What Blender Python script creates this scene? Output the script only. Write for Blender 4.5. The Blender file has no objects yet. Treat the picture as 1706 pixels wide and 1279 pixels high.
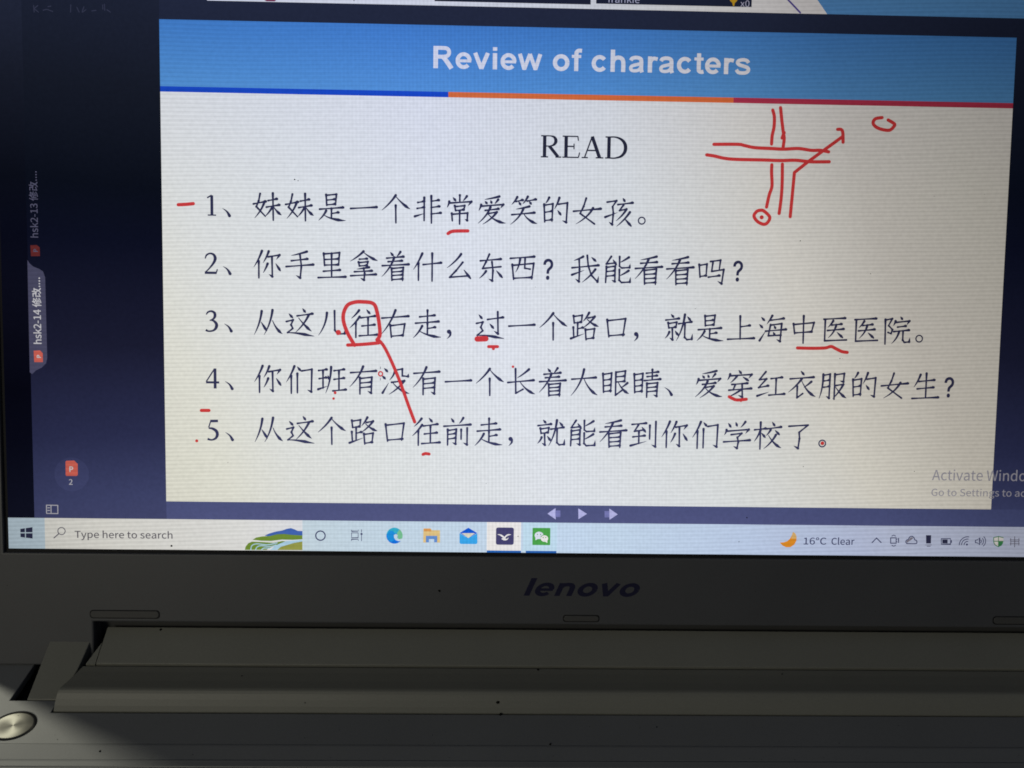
import bpy, bmesh, math, random
from mathutils import Vector, Matrix
random.seed(7)
R_ = math.radians
# ---------------------------------------------------------------- frame of the place
# millimetres: x right, y away from the viewer, z up; the origin is the bottom middle of the visible panel.
MM = 0.001
PX = 344.2 / 1482.0                     # one desktop pixel in mm
TILT = R_(22)                           # how far the lid leans back
SA, CA = math.sin(TILT), math.cos(TILT)
DECK = -33.0                            # deck height
DESK = -56.0                            # desk height
def w3(x, y, z):                        # mm -> metres, desk at z = 0
    return Vector((x * MM, y * MM, (z - DESK) * MM))
def lid(x, u, n):                       # lid coordinates (right, up along the lid, out of it) -> metres
    return w3(x, u * SA - n * CA, u * CA + n * SA)

scene = bpy.context.scene
# ---------------------------------------------------------------- camera
cam_d = bpy.data.cameras.new('camera')
cam_d.sensor_width = 36.0
cam_d.lens = 36.0 * 1355.82 / 1706.0
cam_d.clip_start = 0.005
cam_d.clip_end = 50
cam = bpy.data.objects.new('camera', cam_d)
scene.collection.objects.link(cam)
rx = Vector((0.99971583, -0.01258441, 0.02024572))
fw = Vector((0.02015483, 0.89973779, -0.43596524))
up = -Vector((0.01272947, -0.4362494, -0.89973575))
M = Matrix(((rx.x, up.x, -fw.x), (rx.y, up.y, -fw.y), (rx.z, up.z, -fw.z))).to_4x4()
M.translation = w3(-26.78, -200.13, 153.71)
cam.matrix_world = M
scene.camera = cam
# ---------------------------------------------------------------- dim room light
world = bpy.data.worlds.new('World')
scene.world = world
world.use_nodes = True
bg = world.node_tree.nodes['Background']
bg.inputs[0].default_value = (0.62, 0.72, 1.0, 1)
bg.inputs[1].default_value = 0.088
def area(name, loc, target, size, energy, color, shape='DISK', size_y=None):
    L = bpy.data.lights.new(name, 'AREA')
    L.shape = shape; L.size = size; L.energy = energy; L.color = color
    if size_y: L.size_y = size_y
    o = bpy.data.objects.new(name, L)
    o.location = loc
    o.rotation_euler = (Vector(target) - Vector(loc)).to_track_quat('-Z', 'Y').to_euler()
    scene.collection.objects.link(o)
    return o
# room lamp behind the laptop on the left: the lid keeps it off most of the deck
KEY = w3(-150, -30, DECK) + Vector((-0.95, 0.885, 0.98))
area('room_lamp', KEY, w3(-150, -30, DECK), 0.15, 11.8, (1.0, 0.98, 0.80))
# weak fill added in front on the left to brighten bezel and hinge
area('front_fill', (-0.52, -0.78, 0.50), w3(-60, -20, DECK), 0.3, 2.35, (1.0, 0.95, 0.77))
scene.view_settings.view_transform = 'Standard'
scene.view_settings.look = 'None'
scene.view_settings.exposure = 0.0
scene.view_settings.gamma = 1.0
scene.cycles.filter_width = 1.75
# ---------------------------------------------------------------- materials
def mat(name):
    m = bpy.data.materials.new(name); m.use_nodes = True
    return m, m.node_tree.nodes, m.node_tree.links
def plastic(name, col, rough=0.5, spec=0.4, grain=0.12, bump=0.02, metallic=0.0):
    m, N, L = mat(name)
    b = N['Principled BSDF']
    b.inputs['Roughness'].default_value = rough
    b.inputs['Specular IOR Level'].default_value = spec
    b.inputs['Metallic'].default_value = metallic
    tc = N.new('ShaderNodeTexCoord')
    n1 = N.new('ShaderNodeTexNoise'); n1.inputs['Scale'].default_value = 2600; n1.inputs['Detail'].default_value = 3
    n2 = N.new('ShaderNodeTexNoise'); n2.inputs['Scale'].default_value = 22; n2.inputs['Detail'].default_value = 5
    L.new(tc.outputs['Object'], n1.inputs['Vector']); L.new(tc.outputs['Object'], n2.inputs['Vector'])
    mx = N.new('ShaderNodeMath'); mx.operation = 'ADD'
    L.new(n1.outputs['Fac'], mx.inputs[0]); L.new(n2.outputs['Fac'], mx.inputs[1])
    mr = N.new('ShaderNodeMapRange'); mr.inputs['From Min'].default_value = 0.6; mr.inputs['From Max'].default_value = 1.4
    mr.inputs['To Min'].default_value = 1 - grain; mr.inputs['To Max'].default_value = 1 + grain
    L.new(mx.outputs[0], mr.inputs['Value'])
    vm = N.new('ShaderNodeVectorMath'); vm.operation = 'SCALE'; vm.inputs[0].default_value = col
    L.new(mr.outputs[0], vm.inputs['Scale']); L.new(vm.outputs[0], b.inputs['Base Color'])
    rr = N.new('ShaderNodeMapRange'); rr.inputs['To Min'].default_value = rough - .07; rr.inputs['To Max'].default_value = rough + .09
    L.new(n2.outputs['Fac'], rr.inputs['Value']); L.new(rr.outputs[0], b.inputs['Roughness'])
    bp = N.new('ShaderNodeBump'); bp.inputs['Strength'].default_value = 0.35; bp.inputs['Distance'].default_value = bump * MM
    L.new(n1.outputs['Fac'], bp.inputs['Height']); L.new(bp.outputs[0], b.inputs['Normal'])
    return m
M_BEZEL = plastic('bezel_plastic', (0.056, 0.057, 0.060), 0.5)
M_HINGE = plastic('hinge_plastic', (0.132, 0.132, 0.112), 0.5)
M_DECK = plastic('deck_plastic', (0.118, 0.122, 0.124), 0.46)
M_BACK = plastic('back_plastic', (0.05, 0.05, 0.05), 0.5)
M_DARK = plastic('dark_rubber_and_shade', (0.010, 0.010, 0.011), 0.7, 0.2)  # rubber and dark parts, also the painted shade in grooves and hinge gaps
M_PAD = plastic('pad_rubber', (0.056, 0.055, 0.053), 0.6, 0.3)
M_LOGO = plastic('logo_print', (0.014, 0.014, 0.036), 0.75, 0.12)
M_KEY = plastic('key_plastic', (0.02, 0.02, 0.021), 0.5)
M_DUST = plastic('dust_dark', (0.006, 0.006, 0.005), 0.9, 0.1)
def brushed():
    m, N, L = mat('brushed_button_metal')
    b = N['Principled BSDF']
    b.inputs['Base Color'].default_value = (0.115, 0.112, 0.098, 1)
    b.inputs['Metallic'].default_value = 1.0
    b.inputs['Roughness'].default_value = 0.42
    b.inputs['Anisotropic'].default_value = 0.9
    tg = N.new('ShaderNodeTangent'); tg.direction_type = 'RADIAL'; tg.axis = 'Z'
    L.new(tg.outputs[0], b.inputs['Tangent'])
    return m
M_BUTTON = brushed()
def desk_mat():
    m, N, L = mat('desk_wood')
    b = N['Principled BSDF']; b.inputs['Roughness'].default_value = 0.55
    tc = N.new('ShaderNodeTexCoord'); mp = N.new('ShaderNodeMapping'); mp.inputs['Scale'].default_value = (3, 40, 3)
    n = N.new('ShaderNodeTexNoise'); n.inputs['Scale'].default_value = 3; n.inputs['Detail'].default_value = 8
    r = N.new('ShaderNodeValToRGB')
    r.color_ramp.elements[0].color = (0.05, 0.03, 0.018, 1); r.color_ramp.elements[1].color = (0.13, 0.085, 0.05, 1)
    L.new(tc.outputs['Object'], mp.inputs[0]); L.new(mp.outputs[0], n.inputs['Vector'])
    L.new(n.outputs['Fac'], r.inputs[0]); L.new(r.outputs[0], b.inputs['Base Color'])
    return m
# ---- the LCD: a twisted-nematic panel, whose brightness, tint and black level depend on the viewing angle
def ramp(N, pts):
    r = N.new('ShaderNodeValToRGB'); e = r.color_ramp.elements
    while len(e) > 1: e.remove(e[-1])
    for i, (p, c) in enumerate(pts):
        k = e[0] if i == 0 else e.new(min(1, max(0, (p + 1) / 2)))
        k.position = (p + 1) / 2; k.color = (*c, 1)
    return r
def lcd_group():
    g = bpy.data.node_groups.new('lcd_panel', 'ShaderNodeTree')
    I = g.interface
    I.new_socket('Color', in_out='INPUT', socket_type='NodeSocketColor')
    I.new_socket('Lift', in_out='INPUT', socket_type='NodeSocketFloat')
    I.new_socket('Color', in_out='OUTPUT', socket_type='NodeSocketColor')
    N, L = g.nodes, g.links
    gi = N.new('NodeGroupInput'); go = N.new('NodeGroupOutput')
    geo = N.new('ShaderNodeNewGeometry')
    def dot(src, v):
        d = N.new('ShaderNodeVectorMath'); d.operation = 'DOT_PRODUCT'; d.inputs[1].default_value = v
        L.new(src, d.inputs[0]); return d.outputs['Value']
    def m(op, a, b=None, c=None):
        d = N.new('ShaderNodeMath'); d.operation = op
        for i, v in enumerate((a, b, c)):
            if v is None: continue
            if isinstance(v, (int, float)): d.inputs[i].default_value = v
            else: L.new(v, d.inputs[i])
        return d.outputs[0]
    ix = dot(geo.outputs['Incoming'], (1, 0, 0)); iu = dot(geo.outputs['Incoming'], (0, SA, CA))
    X = dot(geo.outputs['Position'], (1 / MM, 0, 0)); U = dot(geo.outputs['Position'], (0, SA / MM, CA / MM))
    t = m('MULTIPLY_ADD', m('MULTIPLY_ADD', iu, 0.35, ix), 0.5, 0.5)
    s = m('MULTIPLY_ADD', iu, 0.5, 0.5)
    r1 = ramp(N, [(-1, (.03, .03, .03)), (-.7, (.2, .18, .16)), (-.55, (.33, .31, .27)), (-.46, (.41, .385, .345)), (-.36, (.56, .54, .495)), (-.21, (.64, .665, .69)),
                  (0, (.685, .72, .80)), (.17, (.68, .71, .745)), (.3, (.675, .69, .685)), (.37, (.67, .67, .61)), (.5, (.6, .59, .51)), (.75, (.2, .2, .17)), (1, (.03, .03, .03))])
    r2 = ramp(N, [(-1, (.02, .02, .025)), (-.7, (.12, .12, .14)), (-.5, (.55, .56, .62)), (-.33, (.9, .91, 1.0)), (-.15, (.99, 1.0, 1.02)), (0, (1.03, 1.03, 1.03)), (.15, (1.04, 1.035, 1.0)), (.3, (1.03, 1.02, .98)), (.7, (.4, .4, .38)), (1, (.05, .05, .05))])
    r3 = ramp(N, [(-1, (.002, .002, .004)), (-.6, (.02, .021, .05)), (-.34, (.014, .0185, .039)), (-.25, (.0085, .0112, .0215)), (-.15, (.0036, .0052, .0115)), (-.09, (.0042, .0055, .0165)),
                  (.025, (.0118, .013, .034)), (.124, (.027, .031, .084)), (.19, (.054, .063, .155)), (.3, (.09, .09, .2)), (1, (.01, .01, .02))])
    L.new(t, r1.inputs[0]); L.new(s, r2.inputs[0]); L.new(s, r3.inputs[0])
    # the beat between panel rows and columns: fine rows, columns in the middle only
    tc = N.new('ShaderNodeTexCoord')
    nz = N.new('ShaderNodeTexNoise'); nz.inputs['Scale'].default_value = 11; nz.inputs['Detail'].default_value = 1
    L.new(tc.outputs['Object'], nz.inputs['Vector'])
    nf = m('SUBTRACT', nz.outputs['Fac'], 0.5)
    ph = m('ADD', m('ADD', m('MULTIPLY', U, 6.2832 / 1.22), m('MULTIPLY', X, -0.13)), m('MULTIPLY', nf, 22))
    rows = m('SINE', ph)
    cols = m('SINE', m('ADD', m('ADD', m('MULTIPLY', X, 6.2832 / 1.12), m('MULTIPLY', U, 0.1)), m('MULTIPLY', nf, 9)))
    mid = m('SUBTRACT', 1.0, m('MINIMUM', 1.0, m('MULTIPLY', m('ABSOLUTE', ix), 3.2)))
    fine = m('SINE', m('ADD', m('MULTIPLY', U, 6.2832 / 0.57), m('MULTIPLY', nf, 30)))
    pat = m('ADD', m('ADD', m('MULTIPLY', rows, m('MULTIPLY_ADD', m('MINIMUM', 0.45, m('ABSOLUTE', ix)), 0.08, 0.03)), m('MULTIPLY', m('MULTIPLY', cols, mid), 0.05)), m('MULTIPLY', fine, 0.028))
    n3 = N.new('ShaderNodeTexNoise'); n3.inputs['Scale'].default_value = 900; n3.inputs['Detail'].default_value = 1
    L.new(tc.outputs['Object'], n3.inputs['Vector'])
    pat = m('ADD', m('ADD', pat, m('MULTIPLY', m('SUBTRACT', n3.outputs['Fac'], .5), 0.17)), 1.0)
    def vm(op, a, b, sc=False):
        d = N.new('ShaderNodeVectorMath'); d.operation = op; L.new(a, d.inputs[0])
        L.new(b, d.inputs['Scale'] if sc else d.inputs[1]); return d.outputs[0]
    c = vm('MULTIPLY', gi.outputs['Color'], r1.outputs[0]); c = vm('MULTIPLY', c, r2.outputs[0]); c = vm('SCALE', c, pat, True)
    l = vm('SCALE', r3.outputs[0], gi.outputs['Lift'], True)
    l = vm('SCALE', l, m('ADD', m('MULTIPLY', m('SUBTRACT', n3.outputs['Fac'], .5), 0.22), 1.0), True)
    l = vm('SCALE', l, m('MINIMUM', 1.0, m('MULTIPLY', dot(r1.outputs[0], (1, 0, 0)), 1.5)), True)
    o = vm('ADD', c, l)
    L.new(o, go.inputs['Color'])
    return g
LCD = lcd_group()
def lcd(name, col, lift=0.0, col2=None, axis=None, lo=0, hi=1, light=False, lift2=None):
    """col may run to col2 along the panel (axis 'x' or 'u', desktop-picture gradients)"""
    m, N, L = mat('lcd_' + name); N.remove(N['Principled BSDF'])
    out = N['Material Output']; em = N.new('ShaderNodeEmission'); g = N.new('ShaderNodeGroup'); g.node_tree = LCD
    g.inputs['Color'].default_value = (*col, 1); g.inputs['Lift'].default_value = lift
    if col2:
        geo = N.new('ShaderNodeNewGeometry'); d = N.new('ShaderNodeVectorMath'); d.operation = 'DOT_PRODUCT'
        d.inputs[1].default_value = (1, 0, 0) if axis == 'x' else (0, SA, CA)
        L.new(geo.outputs['Position'], d.inputs[0])
        mr = N.new('ShaderNodeMapRange'); mr.inputs['From Min'].default_value = lo; mr.inputs['From Max'].default_value = hi
        L.new(d.outputs['Value'], mr.inputs['Value'])
        if lift2 is not None:
            ml = N.new('ShaderNodeMapRange'); ml.inputs['To Min'].default_value = lift; ml.inputs['To Max'].default_value = lift2
            L.new(mr.outputs[0], ml.inputs['Value']); L.new(ml.outputs[0], g.inputs['Lift'])
        mx = N.new('ShaderNodeMix'); mx.data_type = 'RGBA'
        mx.inputs['A'].default_value = (*col, 1); mx.inputs['B'].default_value = (*col2, 1)
        L.new(mr.outputs[0], mx.inputs['Factor']); L.new(mx.outputs['Result'], g.inputs['Color'])
    L.new(g.outputs[0], em.inputs[0]); L.new(em.outputs[0], out.inputs[0])
    try: m.cycles.emission_sampling = 'FRONT' if light else 'NONE'
    except Exception: pass
    return m
# ---------------------------------------------------------------- mesh helpers
def new_obj(name, me, m, parent=None):
    o = bpy.data.objects.new(name, me)
    if m and not me.materials: me.materials.append(m)
    scene.collection.objects.link(o)
    if parent: o.parent = parent
    return o
def from_curve(contours, half=0.0, bevel=0.0, seg=2):
    """2D contours (holes by even-odd fill) -> list of verts, faces; half = half thickness, bevel rounds the rim"""
    c = bpy.data.curves.new('c', 'CURVE'); c.dimensions = '2D'; c.fill_mode = 'BOTH'
    c.extrude = max(0, half - bevel); c.bevel_depth = bevel; c.bevel_resolution = seg; c.offset = -bevel
    for pts in contours:
        s = c.splines.new('POLY'); s.points.add(len(pts) - 1); s.use_cyclic_u = True
        for i, p in enumerate(pts): s.points[i].co = (p[0], p[1], 0, 1)
    o = bpy.data.objects.new('c', c)
    me = o.to_mesh()
    V = [tuple(v.co) for v in me.vertices]; F = [tuple(p.vertices) for p in me.polygons]
    o.to_mesh_clear(); bpy.data.objects.remove(o); bpy.data.curves.remove(c)
    return V, F
class Mesh:
    def __init__(s): s.V = []; s.F = []
    def add(s, V, F):
        k = len(s.V); s.V += [tuple(v) for v in V]; s.F += [tuple(i + k for i in f) for f in F]
    def obj(s, name, m, parent, tf=lambda x, y, z: w3(x, y, z), smooth=False):
        me = bpy.data.meshes.new(name)
        me.from_pydata([tf(*v) for v in s.V], [], s.F); me.update()
        bm = bmesh.new(); bm.from_mesh(me); bmesh.ops.recalc_face_normals(bm, faces=bm.faces); bm.to_mesh(me); bm.free()
        if smooth:
            for p in me.polygons: p.use_smooth = True
            try: me.set_sharp_from_angle(angle=R_(40))
            except Exception: pass
        return new_obj(name, me, m, parent)
def plate(name, contours, z0, z1, m, parent, tf=lambda x, y, z: w3(x, y, z), bevel=0.0, seg=3, smooth=True):
    V, F = from_curve(contours, (z1 - z0) / 2, bevel, seg)
    k = Mesh(); k.add([(x, y, z + (z0 + z1) / 2) for x, y, z in V], F)
    return k.obj(name, m, parent, tf, smooth)
def rect(x0, y0, x1, y1): return [(x0, y0), (x1, y0), (x1, y1), (x0, y1)]
def rrect(x0, y0, x1, y1, r, n=6):
    P = []
    for cx, cy, a in ((x1 - r, y1 - r, 0), (x0 + r, y1 - r, 90), (x0 + r, y0 + r, 180), (x1 - r, y0 + r, 270)):
        for i in range(n + 1):
            t = R_(a + 90 * i / n); P.append((cx + r * math.cos(t), cy + r * math.sin(t)))
    return P
def ell(cx, cy, rx_, ry_, n=32, a0=0, a1=360):
    return [(cx + rx_ * math.cos(R_(a0 + (a1 - a0) * i / n)), cy + ry_ * math.sin(R_(a0 + (a1 - a0) * i / n))) for i in range(n + (0 if a1 - a0 == 360 else 1))]
def extrude_x(profile, x0, x1, close=True):
    n = len(profile); V = [(x0, y, z) for y, z in profile] + [(x1, y, z) for y, z in profile]
    F = [(i, (i + 1) % n, n + (i + 1) % n, n + i) for i in range(n if close else n - 1)]
    if close: F += [tuple(range(n))[::-1], tuple(range(n, 2 * n))]
    return V, F
# ---------------------------------------------------------------- the desk
dm = Mesh()
V, F = from_curve([rrect(-750, -420, 750, 430, 12)], 14, 2, 2)
dm.add([(x, y, z + DESK - 14) for x, y, z in V], F)
desk = dm.obj('desk', desk_mat(), None, smooth=True); desk['kind'] = 'structure'
# ---------------------------------------------------------------- the laptop
laptop = bpy.data.objects.new('laptop', None); scene.collection.objects.link(laptop)
laptop.empty_display_size = 0.05
laptop['label'] = 'open grey laptop showing a Chinese reading slide with red pen marks on its screen'
laptop['category'] = 'laptop'
# lid: back shell, front bezel with two chins at the hinges
LX, LT, LB, CH, CX = 187.0, 205.0, -22.1, -35.6, 147.0
outer = [(-LX + 5, LT)] + [(-LX + 5 - 5 * math.sin(R_(a)), LT - 5 + 5 * math.cos(R_(a))) for a in (30, 60, 90)] + \
        [(-LX, CH), (-CX, CH), (-CX, LB), (CX, LB), (CX, CH), (LX, CH)] + \
        [(LX - 5 + 5 * math.cos(R_(a)), LT - 5 + 5 * math.sin(R_(a))) for a in (0, 30, 60, 90)]
hole = rect(-173.1, -1.15, 173.1, 194.5)
plate('bezel', [outer, hole], -2.2, 1.1, M_BEZEL, laptop, lid, 0.55, 3)
plate('lid_back', [outer], -7.4, -2.6, M_BACK, laptop, lid, 1.4, 4)
scr = plate('screen', [rect(-174.5, -2.6, 174.5, 196)], -2.5, -0.06, M_DARK, laptop, lid, 0.0)
scr['label'] = 'lit display with slide, taskbar and red handwriting'
# rubber bumpers
for cx, hw, cu, hh in ((-137.5, 10.2, -19.75, 1.05), (0.2, 5.3, -20.05, 0.85), (137.5, 10.2, -19.75, 1.05)):
    b = plate('rubber_bumper', [rrect(cx - hw, cu - hh, cx + hw, cu + hh, hh * .96)], 1.0, 1.35, M_PAD, laptop, lid, 0.16, 2)
    plate('groove_shade', [rrect(cx - hw - .28, cu - hh - .28, cx + hw + .28, cu + hh + .28, hh * .96), rrect(cx - hw + .1, cu - hh + .1, cx + hw - .1, cu + hh - .1, hh * .9)], 1.06, 1.13, M_DARK, b, lid)  # raised dark ring, painted as the shade of a groove round the pad
# ---- base: deck with a hinge cut-out, a button hole; rim, bottom, keyboard tray
NX, NY = 165.2, -27.5
BXc, BYc = -159.5, -36.4
Rr = 189.0
deck_o = [(-Rr, -42.6), (Rr, -42.6), (Rr, -6), (NX, -6), (NX, NY), (-NX, NY), (-NX, -6), (-Rr, -6)]
deck_o[4:6] = [(NX, NY), (151.4, NY), (151.4, -31.8), (-151.4, -31.8), (-151.4, NY), (-NX, NY)]
btn_hole = ell(BXc, BYc, 6.05, 4.95, 48)
plate('deck', [deck_o, btn_hole], DECK - 2.2, DECK, M_DECK, laptop, bevel=0.22, seg=2)
# stepped strip in front of the deck, then the keyboard tray
prof = [(-42.1, DECK - 2), (-42.1, DECK - .2), (-42.35, DECK + .02), (-42.6, DECK + .16), (-43.1, DECK + .20), (-47.25, DECK - .16), (-47.4, DECK + .0), (-47.6, DECK + .08),
        (-48.0, DECK + .03), (-49.3, DECK - .05), (-49.55, DECK - .3), (-49.55, DECK - 2)]
k = Mesh(); V, F = extrude_x(prof, -Rr, Rr); k.add(V, F)
k.obj('deck_step', M_DECK, laptop, smooth=False)
plate('palm_rest', [rrect(-Rr, -256, Rr, -49.62, 3), rect(-168, -158, 168, -50.2)], DECK - 2.4, DECK - .08, M_DECK, laptop, bevel=0.2)
plate('keyboard_tray', [rect(-168.6, -158.6, 168.6, -49.9)], DECK - 5.2, DECK - 4.2, M_DARK, laptop)
plate('base_bottom', [rrect(-Rr + .5, -255.5, Rr - .5, 8, 6)], DESK + 2.0, DECK - 5.6, M_BACK, laptop, bevel=1.2)
plate('base_rim', [rrect(-Rr, -256, Rr, 9, 6), rrect(-Rr + 2, -254, Rr - 2, 4, 5)], DECK - 5.5, DECK - 2.45, M_DECK, laptop, bevel=0.3)
for sx in (-1, 1):
    for sy in (-235, -12):
        plate('foot', [ell(sx * 165, sy, 7, 5, 20)], DESK, DESK + 2.1, M_DARK, laptop, bevel=.4)
plate('touchpad', [rrect(-70, -240, 35, -172, 3)], DECK - .5, DECK - .38, M_BEZEL, laptop)
# keys: one key mesh per width, shared
key_me = {}
def key(x0, y0, wd, dp):
    kk = (round(wd, 2), dp)
    if kk not in key_me:
        V, F = from_curve([rrect(-wd / 2, -dp / 2, wd / 2, dp / 2, 1.2, 2)], 1.6, .3, 1)
        g = Mesh(); g.add(V, F)
        o = g.obj('key', M_KEY, laptop, tf=lambda x, y, z: Vector((x, y, z)) * MM); key_me[kk] = o.data
    else:
        o = new_obj('key', key_me[kk], None, laptop)
    o.location = w3(x0 + wd / 2, y0 - dp / 2, DECK - 2.4)
y = -52.2
for r_, (n, dp) in enumerate(((18, 9.4), (18, 15.6), (18, 15.6), (18, 15.6), (18, 15.6), (12, 15.6))):
    pitch = 332.0 / n; x = -166
    for i in range(n):
        key(x + 1.2, y, pitch - 2.6, dp); x += pitch
    y -= dp + 2.5
# power button: brushed oval in a dark groove
plate('button_groove', [btn_hole], DECK - 1.6, DECK - 1.0, M_DARK, laptop)
kb = Mesh(); ringn = 48
rings = [(0.0, 0.0, .07), (.5, .5, .07), (.85, .85, .07), (.975, .975, .03), (1, 1, -.06), (1, 1, -1.0)]
for ri, (a, b, z) in enumerate(rings):
    if ri == 0: kb.V.append((0, 0, z)); continue
    for i in range(ringn):
        t = 2 * math.pi * i / ringn; kb.V.append((5.99 * a * math.cos(t), 4.89 * b * math.sin(t), z))
for i in range(ringn): kb.F.append((0, 1 + i, 1 + (i + 1) % ringn))
for ri in range(len(rings) - 2):
    for i in range(ringn):
        a = 1 + ri * ringn + i; b = 1 + ri * ringn + (i + 1) % ringn; kb.F.append((a, a + ringn, b + ringn, b))
btn = kb.obj('power_button', M_BUTTON, laptop, tf=lambda x, y, z: Vector((x, y, z)) * MM, smooth=True)
btn.location = w3(BXc, BYc, DECK)
btn['label'] = 'round brushed metal power button'
# ---- hinge: rounded bar in front, sloped cover behind it, end posts beside the slits
def arc(cy, cz, r, a0, a1, n):
    return [(cy + r * math.cos(R_(a0 + (a1 - a0) * i / n)), cz + r * math.sin(R_(a0 + (a1 - a0) * i / n))) for i in range(n + 1)]
HB = 151.2
bar = [(-31.35, DECK - 3), (-31.35, DECK + .05), (-30.6, DECK + 1.4), (-29.6, DECK + 2.9), (-28.6, DECK + 4.1), (-28.0, DECK + 4.6), (-27.6, DECK + 4.74), (-27.0, DECK + 4.76),
       (-24.0, DECK + 4.35), (-20.5, DECK + 4.05), (-18.3, DECK + 4.0), (-17.9, DECK + 3.6), (-17.9, DECK - 3)]
n = len(bar); g = Mesh(); V = []
for sx in (-1, 1):
    for yy, zz in bar: V.append((sx * (150.9 - (yy + 31.4) * .24), yy, zz))
F = [(i, (i + 1) % n, n + (i + 1) % n, n + i) for i in range(n)] + [tuple(range(n))[::-1], tuple(range(n, 2 * n))]
g.add(V, F); g.obj('hinge_bar', M_HINGE, laptop, smooth=False)
# the sloped cover runs back under the lid edge
def slope(yy): return DECK + 0.46 * (yy + 27.2)
def wedge(name, P, m, th, lower=0.0, bev=.2):
    """block under a polygon P of (x, y) lying on the slope"""
    n = len(P); V = [(x, yy, slope(yy) - lower) for x, yy in P] + [(x, yy, slope(yy) - th) for x, yy in P]
    g = Mesh(); g.add(V, [tuple(range(n)), tuple(range(n, 2 * n))[::-1]] + [(i, (i + 1) % n, n + (i + 1) % n, n + i) for i in range(n)])
    o = g.obj(name, m, laptop); b_ = o.modifiers.new('b', 'BEVEL'); b_.width = bev * MM; b_.segments = 2
    return o
wedge('hinge_cover', [(-144.3, -17.6), (144.3, -17.6), (144.3, -7.3), (-144.3, -7.3)], M_HINGE, 3.2)
leak_block = plate('hinge_light_block', [rect(-186, -5.2, 186, -3.6)], DECK - 5, DECK + 12.5, M_BACK, laptop)  # added plate that keeps lamp light from leaking through the hinge slits
plate('lid_gap_shade', [rect(-146.9, -9, 146.9, 4)], DECK + 4.2, DECK + 4.8, M_DARK, laptop)  # near-black sheet painted as the shade in the gap under the lid
for s in (-1, 1):
    mir = lambda P: [(s * x, yy) for x, yy in P]
    wedge('cover_end', mir([(147.2, -17.7), (144.45, -17.7), (144.45, -11.6)]), M_HINGE, 3.0, .06, .05)
    wedge('hinge_post', mir([(160.5, -27.25), (152.3, -27.25), (150.4, -23.6), (149.0, -19.2), (148.0, -11.0), (160.1, -11.0)]), M_HINGE, 4.5, -.02, .25)
# dark sheet painted as the shade down in the hinge cut-out
plate('hinge_hollow_shade', [rect(-NX - 1, -27, NX + 1, 3)], DECK - 5.4, DECK - 4.6, M_DARK, laptop)
# ---------------------------------------------------------------- what the panel shows
H = ((0.732655608, -0.0204449956, 7.69213149), (-0.0169280411, 0.716860345, 80.5777573), (-1.36344832e-05, -4.77586499e-05, 1.0))
def q(x, y):                            # measured point -> desktop pixels (x right, y down)
    d = H[2][0] * x + H[2][1] * y + 1
    return ((H[0][0] * x + H[0][1] * y + H[0][2]) / d, (H[1][0] * x + H[1][1] * y + H[1][2]) / d)
def Q(s):
    return [q(*map(float, t.split(','))) for t in s.split()]
def on(layer):
    n = -0.05 + layer * 0.02
    return lambda x, y, z: lid((x - 741) * PX, (768 - y) * PX, n + z)
def sheet(name, contours, m, layer, label=None):
    V, F = from_curve(contours)
    g = Mesh(); g.add(V, F); o = g.obj(name, m, scr, on(layer))
    if label: o['label'] = label
    return o
def box_of(c): 
    xs = [p[0] for p in c]; ys = [p[1] for p in c]; return min(xs), min(ys), max(xs), max(ys)
# strokes with a width at every point; each stroke is nudged forward a hair so that none overlap in one plane
def bez(pts, n=5):
    if len(pts) < 3: return pts
    out = []
    P = [pts[0]] + pts + [pts[-1]]
    for i in range(1, len(P) - 2):
        a, b, c, d = P[i - 1], P[i], P[i + 1], P[i + 2]
        for j in range(n):
            t = j / n
            out.append(tuple(.5 * (2 * b[k] + (c[k] - a[k]) * t + (2 * a[k] - 5 * b[k] + 4 * c[k] - d[k]) * t * t + (3 * b[k] - a[k] - 3 * c[k] + d[k]) * t ** 3) for k in range(len(b))))
    out.append(pts[-1]); return out
class Ink(Mesh):
    z = 0.0
    def stroke(s, pts, w, cap=True, smooth=True, k=5):
        """pts: (x, y); w: one width or one per point"""
        if isinstance(w, (int, float)): w = [w] * len(pts)
        P = [(p[0], p[1], ww) for p, ww in zip(pts, w)]
        if smooth: P = bez(P, k)
        L_, R2 = [], []
        for i, (x, y, ww) in enumerate(P):
            a = P[max(0, i - 1)]; b = P[min(len(P) - 1, i + 1)]
            dx, dy = b[0] - a[0], b[1] - a[1]; l = math.hypot(dx, dy) or 1
            m = 1.0
            if 0 < i < len(P) - 1:
                ux, uy = x - a[0], y - a[1]; lu = math.hypot(ux, uy) or 1
                c_ = (ux * dx + uy * dy) / (lu * l); m = 1 / max(.55, c_)
            nx, ny = -dy / l * ww / 2 * m, dx / l * ww / 2 * m
            L_.append((x + nx, y + ny)); R2.append((x - nx, y - ny))
        n = len(P); V = [(x, y, s.z) for x, y in L_ + R2]
        s.add(V, [(i, i + 1, n + i + 1, n + i) for i in range(n - 1)])
        if cap:
            for (x, y, ww) in (P[0], P[-1]):
                if ww > 0.3: s.disc(x, y, ww / 2)
        s.z += 0.00006
    def disc(s, x, y, r, n=10, r2=None):
        s.add([(x + r * math.cos(2 * math.pi * i / n), y + (r2 or r) * math.sin(2 * math.pi * i / n), s.z + .00003) for i in range(n)], [tuple(range(n))])
    def poly(s, c):
        V, F = from_curve(c); s.add([(x, y, s.z) for x, y, z in V], F); s.z += .00006
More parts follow.
